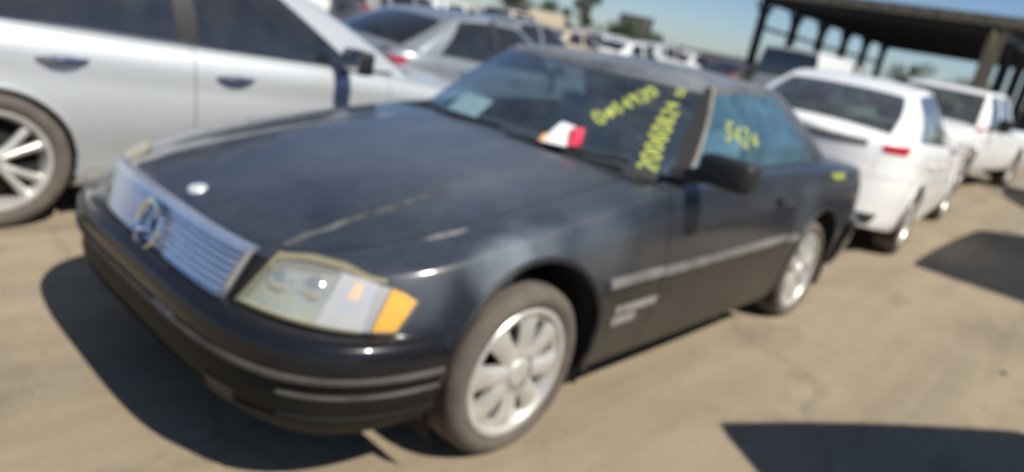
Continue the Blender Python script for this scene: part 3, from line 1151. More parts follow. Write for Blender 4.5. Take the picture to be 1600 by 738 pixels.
    # paint chips on the band at the near corner
    for hq, zq, s1, s2 in ((.30, .365, .032, .024), (.375, .362, .014, .014), (.43, .378, .014, .012), (.46, .376, .014, .014), (.37, .335, .014, .012)):
        conform_obj('paint_chip', bb, [(hq - s1 / 2, zq + s2 / 2), (hq, zq + s2 * .7), (hq + s1 / 2, zq + s2 / 2)], [(hq - s1 / 2, zq - s2 / 2), (hq + .004, zq - s2 * .7), (hq + s1 / 2, zq - s2 / 2)], R(52), 'bare', bump, off=.002, thick=.006, nu=4, nv=2)
    conform_obj('scuff', bb, [(.20, .455), (.32, .455)], [(.21, .428), (.33, .428)], R(0), 'bare', bump, off=.0135, thick=.02, nu=5, nv=2)

    # grille: dark box, frame, seven bars, star
    def nx(y, z):
        return .05 + .762 * max(0, 1 - (abs(y) / .86) ** 3.4) ** (1 / 3.4) - .26 * (z - .5)
    gr = empty('grille', root)
    def gbar(name, za, zb_, wa, wb, x0, x1, mat):
        """horizontal bar following the nose: (za..zb_) heights, half-widths, depth from x0 to x1 beyond the nose"""
        V, F = [], []
        n = 24
        for i in range(n + 1):
            u = -1 + 2 * i / n
            for z, w, xx in ((za, wa, x0), (za, wa, x1), (zb_, wb, x1 - .006), (zb_, wb, x0)):
                y = u * w
                V.append((nx(y, z) + xx, y, z))
        for i in range(n):
            for j in range(4):
                F.append((i * 4 + j, i * 4 + (j + 1) % 4, (i + 1) * 4 + (j + 1) % 4, (i + 1) * 4 + j))
        F += [(0, 1, 2, 3), tuple(n * 4 + j for j in (3, 2, 1, 0))]
        return mesh_obj(name, V, F, mat, gr, 25)
    hw = lambda z: .405 + (z - .525) / .15 * .050
    gbar('grille_backing', .522, .676, hw(.522), hw(.676), -.01, .004, 'black_plastic')
    for k in range(7):
        z0 = .530 + k * .0207
        gbar('grille_slat', z0, z0 + .0135, hw(z0), hw(z0 + .0135), .002, .034, 'grille_silver')
    gbar('grille_frame', .675, .690, hw(.675) + .012, hw(.69) + .012, .0, .036, 'grille_silver')
    gbar('grille_frame', .510, .524, hw(.52) + .008, hw(.52) + .01, .0, .030, 'black_plastic')
    for sg in (1, -1):
        bm = bmesh.new()
        tube(bm, [(nx(hw(z), z) + .016, sg * (hw(z) + .008), z) for z in (.515, .55, .59, .63, .665, .684)], .011, 6)
        bm_obj('grille_frame', bm, 'grille_silver', gr)
    em = empty('star_emblem', gr, (nx(0, .60) + .046, -.01, .600))
    bm = bmesh.new()
    tube(bm, [(-.015 * math.sin(t) * 0 - .26 * .07 * math.sin(t), .072 * math.cos(t), .072 * math.sin(t)) for t in [2 * math.pi * i / 36 for i in range(36)]], .0115, 8, True)
    for k in range(3):
        t = math.pi / 2 + 2 * math.pi * k / 3
        c, s_ = math.cos(t), math.sin(t)
        tip = Vector((-.26 * .07 * s_, .070 * c, .070 * s_))
        l = Vector((0, -s_ * .017, c * .017))
        a = [bm.verts.new(p) for p in (tip, l, Vector((.010, 0, 0)), -l, Vector((-.008, 0, 0)))]
        bm.faces.new((a[0], a[1], a[2])); bm.faces.new((a[0], a[2], a[3])); bm.faces.new((a[0], a[4], a[1])); bm.faces.new((a[0], a[3], a[4]))
    st = bm_obj('star', bm, 'chrome', em)
    bm = bmesh.new()
    tube(bm, [(-.045, 0, 0), (-.006, 0, 0)], .02, 10)
    bm_obj('emblem_stem', bm, 'black_plastic', em)
    # round hood badge
    bm = bmesh.new()
    bmesh.ops.create_cone(bm, cap_ends=True, segments=24, radius1=.032, radius2=.026, depth=.010)
    hb = bm_obj('hood_badge', bm, 'badge', root)
    hb.location = (.690, -.01, sh.ztop(.725, 0) + .006); hb.rotation_euler = (0, R(14), 0)

    # headlamps and turn signals wrapping the corners
    for sg in (1, -1):
        hl = empty('headlamp', root)
        ph = sg * R(42)
        H = lambda a, z: (sg * (a + .028), z)
        conform_obj('lamp_reflector', sh, [H(-.120, .676), H(.03, .686), H(.17, .672)], [H(-.205, .540), H(-.05, .544), H(.15, .546)], ph, 'reflector', hl, nu=14, nv=6, off=.006, thick=.03)
        conform_obj('lamp_lens', sh, [H(-.108, .672), H(-.02, .680), H(.07, .682)], [H(-.202, .550), H(-.08, .552), H(.025, .552)], ph, 'lens', hl, nu=12, nv=6, off=.022, thick=.015)
        conform_obj('corner_lens', sh, [H(.073, .682), H(.13, .680), H(.205, .664)], [H(.028, .552), H(.10, .552), H(.172, .552)], ph, 'clear_lens', hl, nu=8, nv=6, off=.020, thick=.004)
        for pts in (((-.114, .676), (-.03, .686), (.07, .688), (.19, .676)), ((-.210, .543), (-.08, .544), (.03, .545), (.15, .546))):
            w = .0045
            conform_obj('lamp_seal', sh, [H(a, z + w) for a, z in pts], [H(a, z - w * .6) for a, z in pts], ph, 'yellow_lens', hl, nu=14, nv=2, off=.016, thick=.010)
        conform_obj('lamp_seal', sh, [H(-.122, .680), H(-.108, .680)], [H(-.216, .540), H(-.200, .540)], ph, 'yellow_lens', hl, nu=2, nv=8, off=.018, thick=.03)
        ts = empty('turn_signal', root)
        conform_obj('amber_lens', sh, [H(.207, .658), H(.24, .648), H(.274, .630)], [H(.175, .550), H(.20, .550), H(.236, .552)], R(58) * sg if False else ph, 'amber', ts, nu=8, nv=6, off=.010, thick=.02)
        conform_obj('signal_cover', sh, [H(.207, .664), H(.24, .656), H(.285, .632)], [H(.172, .550), H(.20, .548), H(.246, .550)], ph, 'cover_clear', ts, nu=8, nv=6, off=.022, thick=.012)
        # round reflectors behind the lens
        d = Vector((-math.cos(ph), -math.sin(ph), 0)); hv = Vector((-math.sin(ph), math.cos(ph), 0))
        for a, z, rr in ((-.085, .612, .052), (.010, .616, .050)):
            hit = sh.bvh.ray_cast(hv * (sg * (a + .028)) + Vector((0, 0, z)) - d * 4, d)[0]
            bm = bmesh.new()
            bmesh.ops.create_uvsphere(bm, u_segments=20, v_segments=14, radius=rr, matrix=Matrix.Translation(hit + d * (rr - .013)))
            bm_obj('round_reflector', bm, 'chrome', hl)
        # amber reflector behind the clear corner
        conform_obj('corner_reflector', sh, [H(.11, .664), H(.135, .662)], [H(.10, .625), H(.125, .625)], ph, 'amber', hl, nu=3, nv=3, off=.010, thick=.012)

    # side mouldings, badges
    for sg in (1, -1):
        ph = sg * R(90)
        H = lambda x, z: (-sg * x, z)
        for x0, x1 in ((-.37, -.735), (-.745, -1.975), (-1.985, -2.14)):
            conform_obj('side_moulding', sh, [H(x0, .592), H(x1, .592 + .012 * (x0 - x1))], [H(x0, .560), H(x1, .560 + .012 * (x0 - x1))], ph, 'moulding', root, nu=12, nv=2, off=.014, thick=.02)
        bd = empty('fender_lettering', root)
        xx = -.45
        for row, (x0, z0, widths) in enumerate(((-.455, .455, (.032, .02, .03, .012, .034, .034, .02, .03, .026)), (-.455, .405, (.03, .022, .034, .03, .018)))):
            xx = x0
            for wd in widths:
                conform_obj('letter', sh, [H(xx, z0 + .016), H(xx - wd, z0 + .016)], [H(xx, z0 - .016), H(xx - wd, z0 - .016)], ph, 'bare', bd, nu=2, nv=2, off=.006, thick=.008)
                xx -= wd + .006
        # door handle with lock
        dk = 'door:L' if sg > 0 else 'door:R'
        y = sh.side_y(-1.86, .79)
        bm = bmesh.new()
        rbox(bm, -1.84, sg * (y + .012), .795, .17, .028, .036, r=.012, seg=2)
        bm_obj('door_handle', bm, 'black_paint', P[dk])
        bm = bmesh.new()
        rbox(bm, -1.945, sg * (sh.side_y(-1.945, .785) + .004), .782, .03, .012, .03, r=.005, seg=1)
        bm_obj('door_lock', bm, 'bare', P[dk])
    # faded clear coat scar on the fender top, small marker light
    for (x0, x1, y0, y1) in ((.335, .175, .665, .69),):
        V, F = [], []
        for i in range(9):
            x = x0 + (x1 - x0) * i / 8
            for j in range(4):
                y = (y0 + y1) / 2 + .02 * i / 8 + (y1 - y0) * (j / 3 - .5) * (1.0 - abs(i / 4 - 1) ** 3)
                hit = sh.bvh.ray_cast(Vector((x, y, 2)), Vector((0, 0, -1)))[0]
                V.append(hit + Vector((0, 0, .0015)))
        F = [(i * 4 + j, i * 4 + j + 1, (i + 1) * 4 + j + 1, (i + 1) * 4 + j) for i in range(8) for j in range(3)]
        mesh_obj('peeled_patch', V, F, 'scar', root)

    # pale seals along the windshield pillars
    for sg in (1, -1):
        kA = max(k for k in range(len(cb.seg)) if cb.seg[k] == 'windshield_pillar')
        bm = bmesh.new()
        tube(bm, [(q.x, sg * (q.y + .004), q.z) for q in [cb.pt(kA, l / 10) for l in range(0, 11)]], .010, 6)
        bm_obj('window_seal', bm, 'tan_seal', root)
    # pale ribbon that paints the highlight along the hood crease
    V, F = [], []
    for i in range(25):
        t = i / 24
        x = .66 - .60 * t
        for j in range(3):
            y = .474 - .012 * t + (j - 1) * (.009 * (1 - t) ** .5 + .001) + .002 * math.sin(i * 2.3)
            hit = sh.bvh.ray_cast(Vector((x, y, 2)), Vector((0, 0, -1)))[0]
            V.append(hit + Vector((0, 0, .0012)))
    F = [(i * 3 + j, i * 3 + j + 1, (i + 1) * 3 + j + 1, (i + 1) * 3 + j) for i in range(24) for j in range(2)]
    mesh_obj('worn_edge', V, F, 'worn', root)
    # mirrors
    for sg in (1,):
        make_mirror(root, -.90, sg * .975, .990, sg, 'black_plastic', (.13, .225, .115))
    # wipers
    for y0, y1 in ((.10, .62), (-.45, .05)):
        bm = bmesh.new()
        path_w = []
        for i in range(8):
            y = y0 + (y1 - y0) * i / 7
            u = abs(y) / .715
            x = -.575 - .225 * u * u + .008 - .025 * i / 7
            path_w.append((x, y, sh.ztop(x, y) + .018 + .022 * i / 7))
        tube(bm, path_w, .009, 6)
        bm_obj('wiper', bm, 'black_plastic', root)
    # rear bumper and lamps
    rp = [(-2.95 - (x + 0), y) for x, y in superpath(0, .66, .900, 3.6, .12)]
    V, F = sweep(rp, [(-.09, .58), (-.01, .585), (.004, .55), (.004, .46), (-.02, .34), (-.05, .27), (-.12, .27)])
    mesh_obj('rear_bumper', V, F, 'black_bumper', root)
    for sg in (1, -1):
        conform_obj('tail_lamp', sh, [(sg * .42, .80), (sg * .84, .80)], [(sg * .42, .63), (sg * .84, .63)], math.pi, 'red_lens', root, nu=10, nv=4, off=.008, thick=.03)
    # interior
    for sg in (1, -1):
        make_seat(root, -1.42, sg * .36, .36, 'leather_light' if sg > 0 else 'leather_light', .50, .60, .34)
    bm = bmesh.new()
    rbox(bm, -.88, 0, .80, .36, 1.36, .20, r=.06, seg=3)
    rbox(bm, -1.15, 0, .55, .55, .22, .34, r=.04)
    bm_obj('dashboard', bm, 'interior', root)
    sw = empty('steering_wheel', root, (-1.13, .36, .86)); sw.rotation_euler = (0, R(-62), 0)
    bm = bmesh.new()
    tube(bm, [(.19 * math.cos(t), .19 * math.sin(t), 0) for t in [2 * math.pi * i / 28 for i in range(28)]], .014, 8, True)
    for t in (0, math.pi, -math.pi / 2, ):
        tube(bm, [(0, 0, -.02), (.185 * math.sin(t + math.pi / 2), .185 * math.cos(t + math.pi / 2), 0)], .012, 6)
    rbox(bm, 0, 0, -.01, .12, .12, .04, r=.015)
    bm_obj('steering_rim', bm, 'interior', sw)
    box_obj('rear_bulkhead', (-2.30, 0, .68), (.30, 1.45, .50), 'interior', root, r=.05)
    bm = bmesh.new()
    tube(bm, [(-2.12, .52, .80), (-2.1, .50, 1.06), (-2.1, .38, 1.12), (-2.1, -.38, 1.12), (-2.1, -.50, 1.06), (-2.12, -.52, .80)], .024, 8)
    bm_obj('roll_bar', bm, 'interior', root)
    # radiator and dark bulk under the hood so that the gaps stay dark
    box_obj('engine_bay', (.10, 0, .50), (1.0, 1.0, .36), 'dark_void', root, r=.03)
    box_obj('bumper_beam', (.55, 0, .40), (.30, 1.36, .28), 'dark_void', root, r=.03)
    return root, sh, cb, P
M['cover_clear'] = mat_lens('cover_clear', (0.95, 0.93, 0.90), clear=0.93, rough=0.08)
M['clear_lens'] = mat_lens('clear_lens', (0.94, 0.93, 0.90), clear=0.62, rough=0.1)
coupe_root, coupe_sh, coupe_cb, coupe_parts = coupe()

# ---------------------------------------------------------------- other vehicles
def modern_region(c):
    def region(x, k, t, side, z):
        nose = x > c['bf']; tail = x < c['br']
        if k == 's':
            if nose:
                return 'front_bumper' if t < c['fbf'] else ('hood' if x > c['xf'] - .10 else 'front_fender:' + side)
            if tail:
                return 'rear_bumper' if t < c['fbr'] else (c['lid'] if x < c['xr'] + .12 else 'rear_quarter_panel:' + side)
            if t < c['sill'] and c['a1'] < x < c['a0']:
                return 'sill:' + side
            if x > c['d0']:
                return 'front_fender:' + side
            if x > c['d1']:
                return 'door:F' + side
            if c['d2'] is not None and x > c['d2']:
                return 'door:R' + side
            return 'rear_quarter_panel:' + side
        if x > c['cowl']:
            return 'front_fender:' + side if t < .15 else 'hood'
        if x > c['deck']:
            if t < .09:
                return ('front_fender:' if x > c['d0'] else 'door:F' if x > c['d1'] else 'door:R' if c['d2'] is not None and x > c['d2'] else 'rear_quarter_panel:') + side
            return 'cowl' if x > c['cowl'] - .12 else None
        if c.get('bed') and t > .12:
            return None
        return 'rear_quarter_panel:' + side if t < .14 else c['lid']
    return region

def sedan_spec(wb=2.92, z=1.0, roof_mat=None, **kw):
    cuts = dict(xf=.93, xr=-3.80, bf=.45, br=-3.35, fbf=.62, fbr=.60, sill=.10, a0=-.38, a1=-wb + .38, d0=-.72, d1=-2.02, d2=-3.02, cowl=-.50, deck=-3.24, lid='trunk_lid')
    S = dict(xf=.93, xaf=.30, nf=2.5, xr=-3.80, xar=-3.15, nr=2.7, lean_f=.10, lean_r=.18, step=.06, nend=16, crown=2.3, cuts=cuts,
             W=[(.95, .86), (.5, .885), (0, .90), (-.8, .905), (-1.6, .915), (-2.6, .915), (-3.2, .89), (-3.8, .85)],
             zs=[(.95, .58), (.7, .66), (.3, .745), (-.2, .80), (-.75, .850), (-1.3, .880), (-2.2, .915), (-2.9, .950), (-3.4, .965), (-3.8, .91)],
             zc=[(.95, .61), (.75, .72), (.4, .80), (-.1, .875), (-.6, .930), (-3.0, 1.035), (-3.55, 1.035), (-3.8, .97)],
             zb=[(.95, .24), (.5, .22), (.3, .19), (-2.7, .19), (-3.1, .22), (-3.8, .30)],
             sec=[(0, .930), (.06, .960), (.2, .975), (.45, 1.0), (.62, .992), (.75, .975), (.80, .978), (.9, .968), (1, .925)],
             lines=[.45, -.38, -.50, -.62, -.72, -2.02, -3.02, -wb + .38],
             arches=[(0, .325, .352), (-wb, .325, .352)],
             wheels=[(0, .795, .325, .215, .232, 'five', .3), (-wb, .80, .325, .215, .232, 'five', .95)],
             tub=(-.6, -3.2), wmin=.55, zfloor=.25,
             pillar_mats={'door_pillar': 'black_plastic'},
             cabin=dict(ws=((-.42, -.70, .71), (-1.42, -1.56, .53)),
                        side=[('windshield_pillar', -.90, -1.66), ('side_window', -1.97, -2.00), ('door_pillar', -2.09, -2.09), ('side_window', -2.98, -2.54), ('rear_pillar', -3.22, -2.66)],
                        rw=((-3.50, -3.38, .60), (-2.74, -2.70, .50)),
                        zr=[(-1.3, 1.375), (-1.6, 1.415), (-2.0, 1.435), (-2.4, 1.405), (-2.8, 1.335)],
                        yr=[(-1.5, .545), (-1.9, .585), (-2.5, .575), (-3.0, .52)], kr=.10, inset=.045, bulge=.035))
    S.update(kw)
    S['region'] = modern_region(S['cuts'])
    return S

def suv_spec(wb=2.76, **kw):
    cuts = dict(xf=.90, xr=-3.62, bf=.45, br=-3.28, fbf=.60, fbr=.46, sill=.10, a0=-.40, a1=-wb + .42, d0=-.70, d1=-1.85, d2=-2.75, cowl=-.45, deck=-3.38, lid='tailgate')
    S = dict(xf=.90, xaf=.30, nf=2.8, xr=-3.62, xar=-3.10, nr=3.2, lean_f=.10, lean_r=.10, step=.06, nend=18, crown=2.6, cuts=cuts,
             W=[(.95, .88), (.4, .91), (0, .93), (-1.5, .935), (-2.7, .935), (-3.2, .915), (-3.62, .88)],
             zs=[(.95, .74), (.6, .85), (.2, .91), (-.6, .97), (-1.5, 1.0), (-2.7, 1.05), (-3.3, 1.085), (-3.62, 1.08)],
             zc=[(.95, .78), (.7, .90), (.3, .97), (-.5, 1.06), (-2.0, 1.08), (-3.2, 1.11), (-3.62, 1.10)],
             zb=[(.95, .28), (.4, .25), (-2.7, .25), (-3.1, .28), (-3.62, .34)],
             sec=[(0, .930), (.08, .965), (.35, 1.0), (.6, .995), (.8, .985), (.92, .975), (1, .95)],
             lines=[.45, -.40, -.45, -.57, -.70, -1.85, -2.75, -wb + .42],
             arches=[(0, .355, .405), (-wb, .355, .405)],
             wheels=[(0, .80, .355, .235, .245, 'five', .3), (-wb, .80, .355, .235, .245, 'five', .9)],
             tub=(-.6, -3.4), wmin=.55, zfloor=.32,
             pillar_mats={'door_pillar': 'black_plastic'},
             cabin=dict(ws=((-.45, -.72, .72), (-1.15, -1.28, .58)),
                        side=[('windshield_pillar', -.90, -1.38), ('side_window', -1.80, -1.80), ('door_pillar', -1.90, -1.89), ('side_window', -2.66, -2.60), ('door_pillar', -2.78, -2.74), ('side_window', -3.02, -2.93), ('rear_pillar', -3.36, -3.12)],
                        rw=((-3.58, -3.44, .76), (-3.30, -3.22, .60)),
                        zr=[(-1.1, 1.49), (-1.4, 1.53), (-2.0, 1.56), (-2.7, 1.52), (-3.3, 1.425)],
                        yr=[(-1.3, .58), (-1.8, .63), (-2.7, .62), (-3.3, .57)], kr=.08, inset=.04, bulge=.03))
    S.update(kw)
    S['region'] = modern_region(S['cuts'])
    return S

def pickup_spec(wb=3.65, **kw):
    cuts = dict(xf=.95, xr=-4.85, bf=.55, br=-4.55, fbf=.50, fbr=.42, sill=.10, a0=-.45, a1=-wb + .45, d0=-.70, d1=-1.72, d2=-2.60, cowl=-.48, deck=-2.68, lid='tailgate', bed=True)
    S = dict(xf=.95, xaf=.45, nf=3.2, xr=-4.85, xar=-4.55, nr=4.0, lean_f=.04, lean_r=.0, step=.07, nend=14, crown=3.0, cuts=cuts,
             W=[(.95, .93), (.4, .97), (0, .99), (-2.5, .99), (-4.0, .99), (-4.85, .97)],
             zs=[(.95, .92), (.6, 1.0), (0, 1.05), (-.6, 1.08), (-1.5, 1.10), (-2.7, 1.12), (-4.85, 1.14)],
             zc=[(.95, .96), (.7, 1.05), (.2, 1.10), (-.5, 1.15), (-2.6, 1.15), (-4.85, 1.15)],
             zb=[(.95, .40), (.4, .38), (-4.5, .40), (-4.85, .48)],
             sec=[(0, .95), (.1, .975), (.4, 1.0), (.7, .995), (.9, .985), (1, .965)],
             lines=[.55, -.45, -.48, -.60, -.70, -1.72, -2.60, -2.68, -wb + .45],
             arches=[(0, .40, .47), (-wb, .40, .47)],
             wheels=[(0, .84, .40, .26, .235, 'six', .2), (-wb, .84, .40, .26, .235, 'six', .7)],
             tub=(-.6, -2.7), wmin=.6, zfloor=.46,
             pillar_mats={'door_pillar': 'white_paint'},
             cabin=dict(ws=((-.50, -.74, .78), (-1.12, -1.22, .66)),
                        side=[('windshield_pillar', -.92, -1.32), ('side_window', -1.66, -1.68), ('door_pillar', -1.80, -1.80), ('side_window', -2.50, -2.46), ('rear_pillar', -2.64, -2.58)],
                        rw=((-2.74, -2.72, .74), (-2.66, -2.64, .62)),
                        zr=[(-1.1, 1.69), (-1.3, 1.725), (-1.9, 1.75), (-2.5, 1.73), (-2.7, 1.70)],
                        yr=[(-1.2, .67), (-1.8, .70), (-2.7, .68)], kr=.06, inset=.04, bulge=.03))
    S.update(kw)
    S['region'] = modern_region(S['cuts'])
    return S

def dress_sedan(root, S, sh, P, handle='chrome', mirror=None, detail=True, lz=0.0):
    mirror = mirror or 'silver_paint'
    for sg in (1, -1):
        H = lambda x, z: (-sg * x, z)
        sd = 'L' if sg > 0 else 'R'
        if detail:
            door_handle(P['door:F' + sd], sh, -1.80, .785, sg, handle, .21)
            door_handle(P['door:R' + sd], sh, -2.64, .820, sg, handle, .21)
            make_mirror(root, -1.08, sg * 1.00, .955, sg, mirror, (.13, .22, .14))
        G = S['cabin']
        conform_obj('headlamp', sh, [(sg * -.12, .70), (sg * .22, .76)], [(sg * -.16, .60), (sg * .20, .64)], sg * R(38), 'clear_lens', root, nu=10, nv=4, off=.008, thick=.03)
        conform_obj('tail_lamp', sh, [(sg * -.14, .90 + lz), (sg * .12, .885 + lz)], [(sg * -.10, .825 + lz), (sg * .12, .825 + lz)], sg * R(138), 'red_lens', root, nu=10, nv=4, off=.008, thick=.03, c=(-3.55, sg * .74))
    conform_obj('grille', sh, [(-.42, .62), (.42, .62)], [(-.34, .46), (.34, .46)], 0, 'black_plastic', root, nu=12, nv=4, off=.006, thick=.03)
    conform_obj('licence_plate', sh, [(-.26, .78), (.26, .78)], [(-.26, .66), (.26, .66)], math.pi, 'paper_white', root, nu=4, nv=2, off=.006, thick=.01)
    for sg in (1, -1):
        make_seat(root, -1.95, sg * .38, .36, 'leather', .50, .66, .28)
        make_seat(root, -2.58, sg * .36, .36, 'leather', .60, .48, .26)
    bm = bmesh.new()
    rbox(bm, -1.05, 0, .84, .60, 1.44, .20, r=.06, seg=2)
    bm_obj('dashboard', bm, 'interior', root)
    box_obj('parcel_shelf', (-3.30, 0, .95), (.55, 1.3, .04), 'interior', root, r=.01)
    box_obj('engine_bay', (.15, 0, .46), (.8, 1.0, .30), 'dark_void', root, r=.03)

# silver sedan beside the coupe
sil = empty('silver_sedan', None, (-2.04, -2.545, 0), math.pi)
tag(sil, 'large silver four-door sedan parked alongside the black coupe, cut off by the frame', 'car')
S = sedan_spec(roof_mat='silver_paint')
S['cabin'].update(ws=((-.16, -.42, .73), (-1.42, -1.56, .53)))
S['glass_mats'] = {}
shs, cbs, Ps = car_body(sil, S, 'silver_paint')
dress_sedan(sil, S, shs, Ps, mirror='black_plastic')
# bright trim under and over the side windows
for sg in (1, -1):
    bm = bmesh.new()
    path = []
    for k in range(len(cbs.base)):
        if cbs.seg[k] in ('windshield_pillar', 'side_window', 'door_pillar'):
            p = cbs.pt(k, .045)
            path.append((p.x, sg * (p.y + .004), p.z))
    tube(bm, path, .009, 6)
    bm_obj('window_trim', bm, 'chrome', sil)

# grey sedan behind it
gry = empty('grey_sedan', None, (-6.35, -4.46, -.08), math.pi + R(2))
tag(gry, 'dark grey sedan with red tail lamp, parked beyond the hood of the silver sedan', 'car')
S = sedan_spec(roof_mat='grey_paint')
shg, cbg, Pg = car_body(gry, S, 'grey_paint')
dress_sedan(gry, S, shg, Pg, 'chrome', 'grey_paint')

def dress_suv(root, S, sh, P, paint, detail=True):
    for sg in (1, -1):
        sd = 'L' if sg > 0 else 'R'
        if detail:
            door_handle(P['door:F' + sd], sh, -1.68, .96, sg, paint, .21)
            door_handle(P['door:R' + sd], sh, -2.60, 1.00, sg, paint, .21)
            make_mirror(root, -1.02, sg * 1.05, 1.13, sg, paint, (.14, .22, .16))
        conform_obj('headlamp', sh, [(sg * -.12, .86), (sg * .24, .94)], [(sg * -.14, .76), (sg * .20, .80)], sg * R(38), 'clear_lens', root, nu=10, nv=4, off=.008, thick=.03)
        conform_obj('tail_lamp', sh, [(sg * -.12, 1.025), (sg * -.03, 1.03), (sg * .10, 1.01)], [(sg * -.10, .965), (sg * -.03, .935), (sg * .10, .935)], sg * R(142), 'red_lens', root, nu=12, nv=4, off=.010, thick=.035, c=(-3.45, sg * .82))
    conform_obj('grille', sh, [(-.42, .80), (.42, .80)], [(-.36, .58), (.36, .58)], 0, 'black_plastic', root, nu=12, nv=4, off=.006, thick=.03)
    conform_obj('tailgate_trim', sh, [(-.58, 1.005), (.58, 1.005)], [(-.58, .955), (.58, .955)], math.pi, 'grey_plastic', root, nu=14, nv=2, off=.010, thick=.02)
    conform_obj('licence_plate', sh, [(-.17, .90), (.17, .90)], [(-.17, .78), (.17, .78)], math.pi, 'dusty_trim', root, nu=4, nv=2, off=.006, thick=.01)
    conform_obj('lower_valance', sh, [(-.78, .42), (.78, .42)], [(-.74, .345), (.74, .345)], math.pi, 'black_plastic', root, nu=16, nv=3, off=.010, thick=.03)
    V = []
    box_obj('roof_spoiler', (-3.30, 0, 1.428), (.22, 1.10, .035), paint, root, r=.015)
    for sg in (1, -1):
        make_seat(root, -1.75, sg * .40, .48, 'leather', .50, .64, .24)
        make_seat(root, -2.55, sg * .36, .50, 'leather', .60, .58, .26)
    bm = bmesh.new()
    rbox(bm, -.95, 0, .98, .55, 1.46, .22, r=.06, seg=2)
    bm_obj('dashboard', bm, 'interior', root)
    box_obj('engine_bay', (.15, 0, .55), (.8, 1.0, .36), 'dark_void', root, r=.03)

hd = R(184.5)
wsd = empty('white_sedan', None, (-8.22, -.36, 0), hd)
tag(wsd, 'white sedan with sloping rear window and red tail lamp, directly behind the black coupe', 'car')
S = sedan_spec(roof_mat='white_paint')
for key, dz in (('zs', .055), ('zc', .055)):
    S[key] = [(x, z + dz * min(1, max(0, -x / .8))) for x, z in S[key]]
S['cabin']['zr'] = [(x, z + .065) for x, z in S['cabin']['zr']]
S['pillar_mats'] = {'door_pillar': 'black_plastic'}
shu, cbu, Pu = car_body(wsd, S, 'white_paint', 'green_glass')
dress_sedan(wsd, S, shu, Pu, 'white_paint', 'white_paint', lz=.085)
conform_obj('trunk_trim', shu, [(-.50, .985), (.50, .985)], [(-.50, .935), (.50, .935)], math.pi, 'grey_plastic', wsd, nu=14, nv=2, off=.010, thick=.02)
conform_obj('lower_valance', shu, [(-.74, .40), (.74, .40)], [(-.70, .31), (.70, .31)], math.pi, 'black_plastic', wsd, nu=16, nv=3, off=.010, thick=.03)

def dress_pickup(root, S, sh, P, paint, detail=True):
    for sg in (1, -1):
        sd = 'L' if sg > 0 else 'R'
        if detail:
            door_handle(P['door:F' + sd], sh, -1.58, 1.06, sg, 'black_plastic', .2)
            door_handle(P['door:R' + sd], sh, -2.46, 1.08, sg, 'black_plastic', .2)
            make_mirror(root, -.98, sg * 1.12, 1.20, sg, 'black_plastic', (.12, .2, .22))
        conform_obj('headlamp', sh, [(sg * .56, .95), (sg * .90, .95)], [(sg * .56, .80), (sg * .90, .80)], 0, 'clear_lens', root, nu=8, nv=4, off=.008, thick=.03)
        conform_obj('tail_lamp', sh, [(sg * .80, 1.12), (sg * .96, 1.12)], [(sg * .80, .78), (sg * .96, .78)], math.pi, 'red_lens', root, nu=6, nv=4, off=.008, thick=.03)
        make_seat(root, -1.55, sg * .42, .62, 'leather', .54, .66, .2)
    conform_obj('grille', sh, [(-.54, .94), (.54, .94)], [(-.54, .70), (.54, .70)], 0, 'black_plastic', root, nu=12, nv=4, off=.006, thick=.03)
    bm = bmesh.new()
    rbox(bm, -3.75, 0, .68, 1.95, 1.70, .06, r=.01)
    rbox(bm, -2.80, 0, .95, .05, 1.70, .50, r=.01)
    bm_obj('cargo_bed', bm, 'grey_plastic', root)
    bm = bmesh.new()
    rbox(bm, -.95, 0, 1.10, .5, 1.5, .22, r=.05, seg=2)
    bm_obj('dashboard', bm, 'interior', root)
    box_obj('engine_bay', (.15, 0, .65), (.8, 1.1, .4), 'dark_void', root, r=.03)

pk = empty('white_pickup_truck', None, (-11.9, -.95, 0), R(-4))
tag(pk, 'white crew-cab pickup truck facing forward, beyond the white sedan', 'truck')
S = pickup_spec(roof_mat='white_paint')
shp, cbp, Pp = car_body(pk, S, 'white_paint', 'green_glass')
dress_pickup(pk, S, shp, Pp, 'white_paint')

# vehicles along the right of the aisle: seen only by an edge or by their shadows
def side_suv(loc, rz, col, label):
    r = empty('parked_suv', None, loc, rz)
    tag(r, label, 'suv', 'vehicles along the right of the aisle')
    S = suv_spec(roof_mat='any_paint')
    sh_, cb_, P_ = car_body(r, S, 'any_paint', 'tint_glass')
    dress_suv(r, S, sh_, P_, 'any_paint')
    for o in [r] + list(r.children_recursive):
        o.color = (*col, 1)
    return r
def place_by_rear(rear_xy, heading, xr=-3.62):
    return (rear_xy[0] - xr * math.cos(heading), rear_xy[1] - xr * math.sin(heading), 0)
h1 = R(57)

